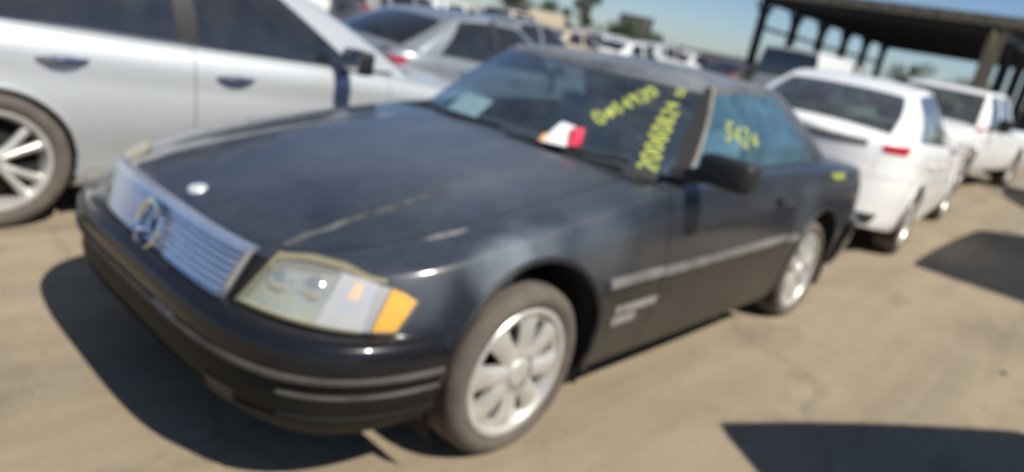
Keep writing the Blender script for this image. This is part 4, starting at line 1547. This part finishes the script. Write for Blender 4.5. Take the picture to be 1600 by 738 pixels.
def van_spec(wb=3.3, **kw):
    cuts = dict(xf=.85, xr=-4.45, bf=.40, br=-4.25, fbf=.50, fbr=.40, sill=.10, a0=-.42, a1=-wb + .42, d0=-.35, d1=-1.35, d2=-2.55, cowl=-.20, deck=-4.28, lid='tailgate')
    S = dict(xf=.85, xaf=.40, nf=2.8, xr=-4.45, xar=-4.2, nr=4.0, lean_f=.25, lean_r=.04, step=.07, nend=14, crown=3.0, cuts=cuts,
             W=[(.95, .90), (.4, .95), (0, .97), (-2.5, .98), (-4.45, .96)],
             zs=[(.95, .85), (.5, .98), (0, 1.08), (-.6, 1.14), (-4.45, 1.16)],
             zc=[(.95, .90), (.5, 1.05), (0, 1.16), (-.5, 1.20), (-4.45, 1.18)],
             zb=[(.95, .34), (.4, .30), (-4.2, .32), (-4.45, .38)],
             sec=[(0, .95), (.1, .975), (.4, 1.0), (.7, .998), (.9, .992), (1, .985)],
             lines=[.40, -.20, -.32, -.35, -.42, -1.35, -2.55, -wb + .42],
             arches=[(0, .35, .40), (-wb, .35, .40)],
             wheels=[(0, .84, .35, .22, .21, 'plain', .2), (-wb, .84, .35, .22, .21, 'plain', .7)],
             tub=(-.3, -4.3), wmin=.6, zfloor=.40,
             pillar_mats={},
             cabin=dict(ws=((.02, -.22, .80), (-.62, -.74, .72)),
                        side=[('windshield_pillar', -.42, -.86), ('side_window', -1.28, -1.30), ('rear_pillar', -4.25, -4.22)],
                        rw=((-4.40, -4.39, .90), (-4.34, -4.33, .80)),
                        zr=[(-.6, 2.02), (-.9, 2.10), (-2.0, 2.14), (-4.0, 2.13), (-4.35, 2.10)],
                        yr=[(-.7, .74), (-1.2, .82), (-4.0, .83), (-4.35, .80)], kr=.05, inset=.015, bulge=.03))
    S.update(kw)
    S['region'] = modern_region(S['cuts'])
    return S

def dress_van(root, S, sh, P, paint, detail=True):
    for sg in (1, -1):
        if detail:
            make_mirror(root, -.45, sg * 1.10, 1.24, sg, 'black_plastic', (.12, .2, .26))
        conform_obj('headlamp', sh, [(sg * .52, .92), (sg * .84, .92)], [(sg * .52, .72), (sg * .84, .72)], 0, 'clear_lens', root, nu=8, nv=4, off=.008, thick=.03)
        conform_obj('tail_lamp', sh, [(sg * .82, 1.10), (sg * .94, 1.10)], [(sg * .82, .70), (sg * .94, .70)], math.pi, 'red_lens', root, nu=6, nv=4, off=.008, thick=.03)
        make_seat(root, -.95, sg * .42, .62, 'leather', .50, .66, .2)
    conform_obj('grille', sh, [(-.48, .88), (.48, .88)], [(-.48, .66), (.48, .66)], 0, 'black_plastic', root, nu=12, nv=4, off=.006, thick=.03)
    box_obj('engine_bay', (.15, 0, .55), (.6, 1.0, .4), 'dark_void', root, r=.03)

def side_van(loc, rz, col, label):
    r = empty('parked_van', None, loc, rz)
    tag(r, label, 'van', 'vehicles along the right of the aisle')
    S = van_spec(roof_mat='any_paint')
    sh_, cb_, P_ = car_body(r, S, 'any_paint', 'tint_glass')
    dress_van(r, S, sh_, P_, 'any_paint')
    for o in r.children_recursive:
        o.color = (*col, 1)
    return r
gv = side_van(place_by_rear((-1.74, 3.16), h1, -4.45), h1, (.30, .31, .32), 'grey van whose shadow falls across the lower right corner')
side_van((-9.60, 3.36, 0), math.pi, (.62, .62, .60), 'white van whose shadow falls at the right edge beside the white sedan')
h3 = R(196)
side_suv(place_by_rear((-12.3, 2.75), h3), h3, (.75, .75, .72), 'white sport utility vehicle cut off at the right edge beside the pickup truck')

# ---------------------------------------------------------------- rows of cars farther back
PROTO = {}
def far_proto(kind):
    if kind in PROTO:
        return PROTO[kind]
    r = empty('distant_' + {'sedan': 'sedan', 'suv': 'suv', 'pickup': 'pickup_truck', 'van': 'van'}[kind])
    kw = dict(step=.12, nend=9, roof_mat='any_paint')
    S = {'sedan': sedan_spec, 'suv': suv_spec, 'pickup': pickup_spec, 'van': van_spec}[kind](**kw)
    S['fs'] = [0, .1, .25, .45, .65, .8, .9, .96, 1.0]
    S['gs'] = [.05, .15, .35, .65, 1.0]
    S['pillar_mats'] = {}
    S['ledge_mat'] = 'any_paint'
    sh, cb, P = car_body(r, S, 'any_paint', 'tint_glass', far=True)
    {'sedan': dress_sedan, 'suv': dress_suv, 'pickup': dress_pickup, 'van': dress_van}[kind](r, S, sh, P, *((None, 'any_paint') if kind == 'sedan' else ('any_paint',)), detail=False)
    PROTO[kind] = [r, False]
    return PROTO[kind]

COL = {'white': (.78, .78, .75), 'silver': (.50, .52, .54), 'grey': (.17, .18, .20), 'black': (.02, .02, .025), 'red': (.36, .03, .03), 'blue': (.05, .09, .30), 'tan': (.50, .42, .30), 'green': (.06, .15, .09)}
def far_car(kind, col, x, y, deg, label, group):
    p = far_proto(kind)
    if not p[1]:
        r = p[0]; p[1] = True
    else:
        r = copy_tree(p[0])
    r.location = (x, y, 0); r.rotation_euler = (0, 0, R(deg))
    for o in [r] + list(r.children_recursive):
        o.color = (*COL[col], 1)
    tag(r, label, {'sedan': 'car', 'suv': 'suv', 'pickup': 'truck', 'van': 'van'}[kind], group)
    return r

G2 = 'cars in the row behind the grey sedan'
row2 = [('sedan', 'grey', -11.4, -8.2, 183, 'grey sedan with a glinting windshield just beyond the grey sedan'),
        ('suv', 'white', -6.2, -13.0, 182, 'white sport utility vehicle over the roof of the grey sedan'),
        ('sedan', 'silver', -2.2, -8.6, 181, 'silver sedan glimpsed between the silver and grey sedans'),
        ('suv', 'grey', -12.6, -13.8, 180, 'grey sport utility vehicle in the second row, right of the white one'),
        ('sedan', 'tan', -1.0, -13.4, 178, 'tan sedan in the second row, at the top left')]
for k, c, x, y, d, l in row2:
    far_car(k, c, x, y, d, l, G2)
far_rows = [
    ('suv', 'white', -16.5, -16.0, 180), ('sedan', 'tan', -19.5, -13.2, 180), ('pickup', 'tan', -22.0, -18.5, 182), ('suv', 'silver', -27.2, -17.0, 180),
    ('sedan', 'white', -13.0, -19.5, 178), ('van', 'white', -11.0, -25.5, 180), ('suv', 'black', -17.5, -24.0, 181), ('sedan', 'silver', -8.0, -17.0, 180), ('suv', 'tan', -4.5, -20.5, 180),
    ('sedan', 'grey', -24.5, -23.5, 180), ('van', 'tan', -32.0, -25.0, 180), ('suv', 'white', -30.0, -20.0, 179), ('sedan', 'blue', -35.4, -21.2, 180), ('pickup', 'white', -39.0, -26.5, 180),
    ('suv', 'grey', -20.5, -30.5, 180), ('sedan', 'white', -29.0, -33.0, 180), ('suv', 'silver', -38.5, -33.5, 180), ('van', 'white', -22.0, -38.0, 180),
    ('sedan', 'silver', -16.0, -34.0, 180), ('suv', 'white', -8.5, -32.0, 180), ('van', 'blue', -8.0, -40.0, 180), ('sedan', 'green', -46.0, -31.0, 180), ('suv', 'white', -48.0, -24.5, 180),
    ('pickup', 'silver', -17.2, -21.7, 180), ('suv', 'blue', -24.6, -28.0, 180), ('sedan', 'white', -33.0, -29.2, 180), ('van', 'silver', -43.5, -37.5, 180), ('sedan', 'black', -23.9, -34.9, 180),
    ('suv', 'green', -13.5, -29.0, 180), ('sedan', 'white', -36.0, -17.6, 180), ('suv', 'black', -4.0, -26.0, 180), ('pickup', 'black', -31.5, -38.0, 180), ('sedan', 'blue', -2.5, -17.0, 180)]
def far_label(k, c, x, y):
    """colour and kind, then where it stands among the far rows"""
    kn = {'sedan': 'sedan', 'suv': 'sport utility vehicle', 'pickup': 'pickup truck', 'van': 'van'}[k]
    same = [q for q in far_rows if q[:2] == (k, c)]
    if len(same) == 1:
        return 'only %s %s in the distant crowded rows beyond the second row' % (c, kn)
    order = sorted(same, key=lambda q: -math.atan2(q[3] - 2.1, q[2] - 1.66) % (2 * math.pi))
    names = ['leftmost', 'second from left', 'third from left', 'rightmost'] if len(same) == 4 else ['leftmost', 'second from left', 'third from left', 'fourth from left', 'rightmost'] if len(same) == 5 else ['left', 'right'] if len(same) == 2 else ['leftmost', 'middle', 'rightmost']
    return '%s of the %s %ss in the distant crowded rows' % (names[order.index((k, c, x, y, 0)) if (k, c, x, y, 0) in order else [q[2:4] for q in order].index((x, y))], c, kn)
for k, c, x, y, d in far_rows:
    far_car(k, c, x, y, d, far_label(k, c, x, y), 'distant parked vehicles')
# rows in front of the shed, over the white cars
for k, c, x, y, d, l in [('van', 'white', -24.0, -6.45, 180, 'tall white van in front of the shed, left of the tan van'),
                         ('van', 'tan', -30.0, -8.0, 180, 'tan van in front of the shed, just right of the white van'),
                         ('sedan', 'black', -27.5, -10.8, 180, 'black sedan left of the shed posts'),
                         ('suv', 'silver', -26.0, -13.6, 180, 'silver sport utility vehicle between the coupe roof and the white van'),
                         ('sedan', 'white', -22.0, -12.4, 180, 'white sedan seen over the rear of the coupe roof'),
                         ('suv', 'tan', -27.0, -3.2, 180, 'tan sport utility vehicle under the shed front'),
                         ('sedan', 'grey', -20.0, -4.6, 180, 'grey sedan hidden behind the white sedan roof')]:
    far_car(k, c, x, y, d, l, 'vehicles between the coupe and the shed')
for kd in list(PROTO):
    if not PROTO[kd][1]:
        for o in [PROTO[kd][0]] + list(PROTO[kd][0].children_recursive):
            bpy.data.objects.remove(o)

# ---------------------------------------------------------------- open steel shed
def make_shed():
    root = empty('open_steel_shed', None, (-34.3, -9.15, 0))
    tag(root, 'long open-sided shed with dark flat roof on steel posts at the right background', 'shed')
    Lx = [0, -4.3, -8.6, -12.9, -17.2, -21.5]
    H = 4.6
    for sy, mt in ((-5.15, 'steel_dark'), (5.15, 'steel_tan')):
        for i, x in enumerate(Lx):
            bm = bmesh.new()
            w = .46 if (sy > 0 and i == 0) else .34
            rbox(bm, x, sy, H / 2, .14, w, H, r=0)
            rbox(bm, x + .07, sy, H / 2, .035, w * 1.3, H, r=0)
            rbox(bm, x - .07, sy, H / 2, .035, w * 1.3, H, r=0)
            rbox(bm, x, sy, .02, .5, .5, .04, r=0)
            for q in (-1, 1):
                rbox(bm, x + q * .55, sy, H - .50, 1.3, .10, .10, r=0, mat=Matrix.Translation((x + q * .55, sy, H - .50)) @ Matrix.Rotation(q * R(-40), 4, 'Y') @ Matrix.Translation((-(x + q * .55), -sy, -(H - .50))))
            bm_obj('post', bm, 'steel_tan' if (sy > 0 and i == 0) else 'steel_dark', root, 30)
        if sy < 0:
            for i in range(len(Lx) - 1):
                box_obj('girt', ((Lx[i] + Lx[i + 1]) / 2, sy, 3.35), (4.1, .10, .16), 'steel_dark', root, r=0)
        box_obj('eave_beam', (-10.75, sy, H + .12), (22.4, .22, .36), 'steel_dark', root, r=0)
    for i, x in enumerate(Lx):
        o = box_obj('cross_beam', (x, 0, H + .05), (.22, 10.1, .42), 'steel_dark', root, r=0)
    for k in range(11):
        box_obj('purlin', (-10.75, -4.6 + k * .92, H + .40), (22.6, .08, .16), 'steel_dark', root, r=0)
    for k in range(6):
        box_obj('roof_sheet', (-1.6 - k * 3.72 + .1, 0, H + .54), (3.70, 11.2, .10), 'steel_dark', root, r=0)
    box_obj('fascia', (.45, 2.2, H + .42), (.10, 15.6, .42), 'steel_tan', root, r=0)
    box_obj('post', (.30, 10.0, 2.6), (.25, .25, 5.2), 'steel_dark', root, r=0)
    return root
make_shed()

# ---------------------------------------------------------------- trees
def leaf_mat(name, a, b):
    m, nt, bs = new_mat(name)
    oi = node(nt, 'ShaderNodeNewGeometry')
    nt.links.new(ramp(nt, oi.outputs['Random Per Island'], [(0.1, a), (0.9, b)]), bs.inputs['Base Color'])
    bs.inputs['Roughness'].default_value = 0.6
    return m
M['leaf_green'] = leaf_mat('leaf_green', (.035, .062, .018), (.085, .125, .045))
M['leaf_grey'] = leaf_mat('leaf_grey', (.050, .060, .032), (.11, .125, .075))
M['bark'] = mat_simple('bark', (.10, .075, .055), .9, var=.3, scale=8, bump=.4)

def make_tree(x, y, h, r, trunk_h, label, mat='leaf_green', seed=1, n=2600, sparse=.5, group='trees at the back of the yard'):
    q = random.Random(seed)
    root = empty('tree', None, (x, y, 0))
    tag(root, label, 'tree', group)
    bm = bmesh.new()
    tube(bm, [(0, 0, -.1), (.05 * h * .1, 0, trunk_h * .5), (0, .03 * h * .1, trunk_h), (.1, 0, h * .75)], [.035 * h, .026 * h, .02 * h, .006 * h], 8)
    limbs = []
    for k in range(7):
        a = 2 * math.pi * k / 7 + q.uniform(-.3, .3)
        z0 = trunk_h * q.uniform(.8, 1.1)
        e = Vector((math.cos(a) * r * q.uniform(.5, .8), math.sin(a) * r * q.uniform(.5, .8), z0 + (h - z0) * q.uniform(.35, .85)))
        mid = Vector((e.x * .45, e.y * .45, z0 + (e.z - z0) * .6))
        tube(bm, [(0, 0, z0), mid, e], [.014 * h, .009 * h, .003 * h], 6)
        limbs.append(e)
    bm_obj('trunk', bm, 'bark', root)
    clumps = [(e, r * q.uniform(.28, .5)) for e in limbs] + [(Vector((q.gauss(0, r * .4), q.gauss(0, r * .4), q.uniform(trunk_h, h * .95))), r * q.uniform(.2, .45)) for _ in range(9)]
    V, F = [], []
    for _ in range(n):
        c, cr = q.choice(clumps)
        d = Vector((q.gauss(0, 1), q.gauss(0, 1), q.gauss(0, .8)))
        d = d.normalized() * cr * q.random() ** .45
        p = c + d
        s = q.uniform(.05, .12) * (h / 6) ** .5
        u = Vector((q.gauss(0, 1), q.gauss(0, 1), q.gauss(0, .6))).normalized()
        w = u.cross(Vector((q.gauss(0, 1), q.gauss(0, 1), q.gauss(0, 1)))).normalized()
        k = len(V)
        V += [p - u * s * 1.6, p + w * s * .6, p + u * s * 1.6, p - w * s * .6]
        F.append((k, k + 1, k + 2, k + 3))
    mesh_obj('crown', V, F, mat, root, 0)
    return root
def polar(az, d):
    return 1.66 + d * math.cos(R(az)), 2.11 + d * math.sin(R(az))
x, y = polar(-140.0, 52); make_tree(x, y, 3.3, 1.3, .7, 'small rounded green tree over the left end of the coupe roof', 'leaf_green', 3)
x, y = polar(-142.4, 60); make_tree(x, y, 7.0, 1.7, 1.6, 'tall thin grey-green tree at the top centre edge', 'leaf_grey', 5, 2600)
x, y = polar(-137.0, 66); make_tree(x, y, 5.0, 1.9, 1.4, 'pale tree at the top edge left of the tall thin one', 'leaf_grey', 8)
x, y = polar(-145.2, 46); make_tree(x, y, 2.9, 1.5, .6, 'dark bushy tree beside the dark box truck', 'leaf_green', 9, 3200)
x, y = polar(-147.6, 50); make_tree(x, y, 2.6, 1.4, .6, 'low dark tree on the right side of the dark box truck', 'leaf_green', 12, 2600)
x, y = polar(-166.2, 78); make_tree(x, y, 4.8, 2.2, 1.2, 'small green tree seen through the open shed', 'leaf_green', 14, 2600)
x, y = polar(-170.0, 84); make_tree(x, y, 4.0, 2.6, .8, 'low brownish bush seen through the open shed beside the front post', 'leaf_grey', 15, 2400)

# dark box truck
def box_truck(x, y, deg):
    r = empty('box_truck', None, (x, y, 0), R(deg))
    tag(r, 'dark box truck standing tall against the sky over the coupe roof', 'truck')
    box_obj('cargo_box', (-3.6, 0, 2.05), (4.6, 2.3, 2.2), 'steel_dark', r, r=.04)
    bm = bmesh.new()
    rbox(bm, 0, 0, 1.35, 1.7, 2.0, 1.7, r=.12, seg=3)
    for v in bm.verts:
        if v.co.x > .2 and v.co.z > 1.3:
            v.co.x -= (v.co.z - 1.3) * .35
    bm_obj('cab', bm, 'grey_paint', r)
    box_obj('windshield', (.80, 0, 1.75), (.04, 1.7, .55), 'tint_glass', r, r=.01, rot=Quaternion((0, 1, 0), R(-19)))
    box_obj('rear_door', (-5.92, 0, 2.05), (.04, 2.0, 1.9), 'grey_plastic', r, r=.01)
    box_obj('door_panel', (-5.95, .1, 2.4), (.03, .7, .5), 'bare', r, r=.01)
    box_obj('chassis', (-2.6, 0, .75), (6.4, .9, .25), 'dark_void', r, r=.02)
    for wx in (0, -4.4):
        for sg in (1, -1):
            add_wheel(r, wx, sg * .9, .42, .25, .25, 'plain', sg)
x, y = polar(-146.4, 56); box_truck(x, y, 213.6)

# perimeter wall far behind and a low warehouse
M['block_wall'] = mat_simple('block_wall', (.36, .32, .27), .9, var=.15, scale=3)
M['pale_metal'] = mat_simple('pale_metal', (.52, .53, .52), .6, .1, var=.1, scale=1.5)
w = empty('perimeter_wall', None, (-75, -30, 0))
w['kind'] = 'thing'
tag(w, 'long tan boundary wall along the far side of the yard', 'wall')
for i in range(14):
    box_obj('wall_panel', (0, -48 + i * 7.3, 1.0), (.2, 7.2, 2.0), 'block_wall', w, r=0)
    box_obj('pier', (.05, -44.4 + i * 7.3 - 7.3 / 2 + .03, 1.08), (.42, .42, 2.16), 'block_wall', w, r=0)
def warehouse(x, y, sx, sy, h, label):
    r = empty('warehouse', None, (x, y, 0))
    tag(r, label, 'building')
    box_obj('wall', (0, 0, h / 2), (sx, sy, h), 'pale_metal', r, r=0)
    bm = bmesh.new()
    v = [bm.verts.new(p) for p in ((-sx / 2 - .3, -sy / 2 - .3, h + .01), (sx / 2 + .3, -sy / 2 - .3, h + .01), (sx / 2 + .3, sy / 2 + .3, h + .01), (-sx / 2 - .3, sy / 2 + .3, h + .01), (-sx / 2 - .3, 0, h + sy * .09), (sx / 2 + .3, 0, h + sy * .09))]
    for f in ((0, 1, 5, 4), (3, 4, 5, 2), (0, 4, 3), (1, 2, 5), (0, 3, 2, 1)):
        bm.faces.new([v[i] for i in f])
    bm_obj('roof', bm, 'steel_dark', r, 20)
    for k in (-1, 0, 1):
        box_obj('roller_door', (sx / 2 + .03, k * sy * .3, h * .36), (.08, sy * .2, h * .72), 'grey_plastic', r, r=0)
    for k in range(4):
        box_obj('window', (-sx * .36 + k * sx * .24, sy / 2 + .03, h * .6), (sx * .14, .08, h * .22), 'tint_glass', r, r=0)
warehouse(-26, -64, 24, 16, 4.2, 'pale low warehouse behind the far rows at the top left')

# ---------------------------------------------------------------- writing on the glass, card at the wiper
GL = {'0': [[(0, .2), (0, .8), (.25, 1), (.5, .8), (.5, .2), (.25, 0), (0, .2)]], '1': [[(.1, .8), (.3, 1), (.3, 0)]], '2': [[(0, .8), (.25, 1), (.5, .75), (.4, .5), (0, 0), (.5, 0)]],
      '3': [[(0, .9), (.3, 1), (.5, .75), (.2, .52), (.5, .25), (.3, 0), (0, .1)]], '4': [[(.4, 0), (.4, 1), (0, .35), (.55, .35)]], '5': [[(.5, 1), (.05, 1), (0, .55), (.35, .6), (.5, .3), (.3, 0), (0, .1)]],
      '6': [[(.45, .95), (.1, .6), (0, .25), (.25, 0), (.5, .2), (.4, .5), (.05, .4)]], '7': [[(0, 1), (.5, 1), (.2, 0)]], '8': [[(.25, .52), (.03, .75), (.25, 1), (.47, .75), (.25, .52), (0, .25), (.25, 0), (.5, .25), (.25, .52)]],
      '9': [[(.45, .6), (.2, .5), (.02, .75), (.25, 1), (.48, .75), (.4, 0)]], '-': [[(0, .5), (.5, .5)]]}
def ribbon(bm, pts, rad, nrm, thick=.0015):
    """a flat painted stroke of even width"""
    N = Vector(nrm).normalized()
    rows = []
    for i, p in enumerate(pts):
        d = (pts[min(i + 1, len(pts) - 1)] - pts[max(i - 1, 0)])
        w = N.cross(d)
        w = w.normalized() * rad if w.length > 1e-6 else Vector((0, rad, 0))
        rows.append([bm.verts.new(q) for q in (p - w, p - w * .6 + N * thick, p + w * .6 + N * thick, p + w)])
    for A, B in zip(rows, rows[1:]):
        for j in range(3):
            bm.faces.new((A[j], A[j + 1], B[j + 1], B[j]))
def glass_text(parent, text, P0, P1, height, mapper, rad, jitter=.04, seed=1, name='marker_writing', nrm=(.6, 0, .8)):
    """hand-written characters along P0..P1 in the glass's own coordinates; mapper turns (a, b) into a 3D point"""
    q = random.Random(seed)
    P0 = Vector((*P0, 0)); P1 = Vector((*P1, 0))
    d = (P1 - P0); L = d.length; d.normalize(); n = Vector((-d.y, d.x, 0))
    step = L / len(text)
    bm = bmesh.new()
    for i, ch in enumerate(text):
        if ch not in GL:
            continue
        hh = height * q.uniform(.85, 1.15); ww = step * 1.5
        off = q.uniform(-jitter, jitter) * height
        for stroke in GL[ch]:
            pts = []
            for a, b in zip(stroke, stroke[1:]):
                for t in (0, .5):
                    pts.append((a[0] + (b[0] - a[0]) * t, a[1] + (b[1] - a[1]) * t))
            pts.append(stroke[-1])
            W3 = []
            for u, v in pts:
                p = P0 + d * (i * step + u * ww * .85) + n * (v * hh - hh / 2 + off)
                W3.append(mapper(p.x, p.y))
            ribbon(bm, W3, rad, nrm)
    return bm_obj(name, bm, 'yellow_marker', parent)
def ws_map(y, l, off=.004):
    """windshield: y across in metres at the base, l up the glass 0..1"""
    G = coupe_cb.G
    (xc, xa, ya), (tc, ta, tya) = G['ws']
    u = y / ya
    b = Vector((xc - (xc - xa) * u * u, u * ya, 0)); b.z = coupe_sh.ztop(b.x, b.y) - .012
    t = Vector((tc - (tc - ta) * u * u, u * tya, 0)); t.z = coupe_cb.zroof(t.x, t.y)
    p = b.lerp(t, l)
    bl = G.get('bulge', .03) * math.sin(math.pi * l)
    p.x += bl * .6 + off * .6; p.z += bl * .7 + off * .8
    return p
def sw_map(s, l, off=.004, side=1):
    """driver's window: s along the glass 0..1, l up 0..1"""
    cb = coupe_cb
    ks = [k for k in range(len(cb.seg)) if cb.seg[k] == 'side_window']
    ks = [ks[0] - 1] + ks
    t = max(0, min(.9999, s)) * (len(ks) - 1)
    i = int(t)
    a, b = cb.pt(ks[i], l), cb.pt(ks[i + 1], l)
    if i == 0:
        a = Vector((a.x, a.y, a.z))
    p = a.lerp(b, t - i)
    return Vector((p.x, side * (p.y + off), p.z))
ws = coupe_parts['windshield:C']
wm = lambda a, b: ws_map(a, b / .56)
glass_text(ws, '0414920', (.390, .215), (.545, .465), .080, wm, .0085, seed=2)
glass_text(ws, '-0-', (.405, .255), (.46, .285), .065, wm, .008, seed=3)
glass_text(ws, '20060824', (.675, .04), (.660, .42), .072, wm, .009, seed=4)
glass_text(ws, '11', (.64, .475), (.69, .475), .055, wm, .008, seed=5)
sw = coupe_parts['side_window:L']
glass_text(sw, '5424', (.19, .19), (.52, .13), .072, lambda a, b: sw_map(a, b / .36), .008, seed=7, nrm=(0, .93, .36))
# smears of the same marker on the quarter panel and rear pillar
q = random.Random(3)
for x0, z0, n_ in ((-2.52, .885, 6), ):
    bm = bmesh.new()
    path = []
    for i in range(14):
        x = x0 - .016 * i
        z = z0 + .018 * math.sin(i * 1.9)
        path.append((x, coupe_sh.side_y(x, z) + .003, z))
    tube(bm, path, .010, 5)
    bm_obj('marker_smear', bm, 'yellow_marker', coupe_root)
# card tucked under the wiper
card = empty('paper_card', None, (0, 0, -.02))
tag(card, 'crumpled white card with a red edge tucked under the windshield wiper', 'card')
def card_sheet(name, cells, mat, lift):
    V, F = [], []
    nx_, ny_ = 6, 5
    (y0, l0), (y1, l1), (y2, l2), (y3, l3) = cells
    for i in range(nx_ + 1):
        for j in range(ny_ + 1):
            u, v = i / nx_, j / ny_
            y = (y0 * (1 - u) + y1 * u) * (1 - v) + (y3 * (1 - u) + y2 * u) * v
            l = (l0 * (1 - u) + l1 * u) * (1 - v) + (l3 * (1 - u) + l2 * u) * v
            p = ws_map(y, l)
            p += Vector((.6, 0, .8)) * (lift + .012 * math.sin(3.1 * u + 1.0) * math.sin(2.4 * v + .4))
            V.append(p)
    w = ny_ + 1
    F = [(i * w + j, (i + 1) * w + j, (i + 1) * w + j + 1, i * w + j + 1) for i in range(nx_) for j in range(ny_)]
    n = len(V)
    V += [p + Vector((-.6, 0, -.8)) * .0012 for p in V]
    F += [tuple(k + n for k in f[::-1]) for f in F]
    return mesh_obj(name, V, F, mat, card)
card_sheet('sheet', ((.27, .03), (.37, .03), (.385, .235), (.285, .25)), 'paper_white', .022)
card_sheet('red_band', ((.345, .20), (.375, .08), (.425, .10), (.40, .235)), 'paper_red', .025)
card_sheet('orange_corner', ((.255, .04), (.285, .02), (.29, .10), (.262, .12)), 'paper_orange', .025)

# sheet added on the dashboard to give the teal glint in the windshield
doc = box_obj('paper_sheet', (-.80, -.37, .960), (.14, .20, .004), 'pale_teal', None, r=0, rot=Quaternion((0, 1, 0), R(38)))
doc.location.z -= .02
tag(doc, 'pale sheet propped on the dashboard behind the far side of the windshield', 'paper')

# one loose stone on the open ground
q = random.Random(5)
bm = bmesh.new()
bmesh.ops.create_icosphere(bm, subdivisions=2, radius=.022)
for v in bm.verts:
    v.co *= q.uniform(.8, 1.15)
    v.co.z *= .5
st = bm_obj('stone', bm, 'steel_tan', None, 30)
st.location = (-3.047, 1.946, .008)
tag(st, 'small dark stone alone on the open ground near the right edge', 'stone')
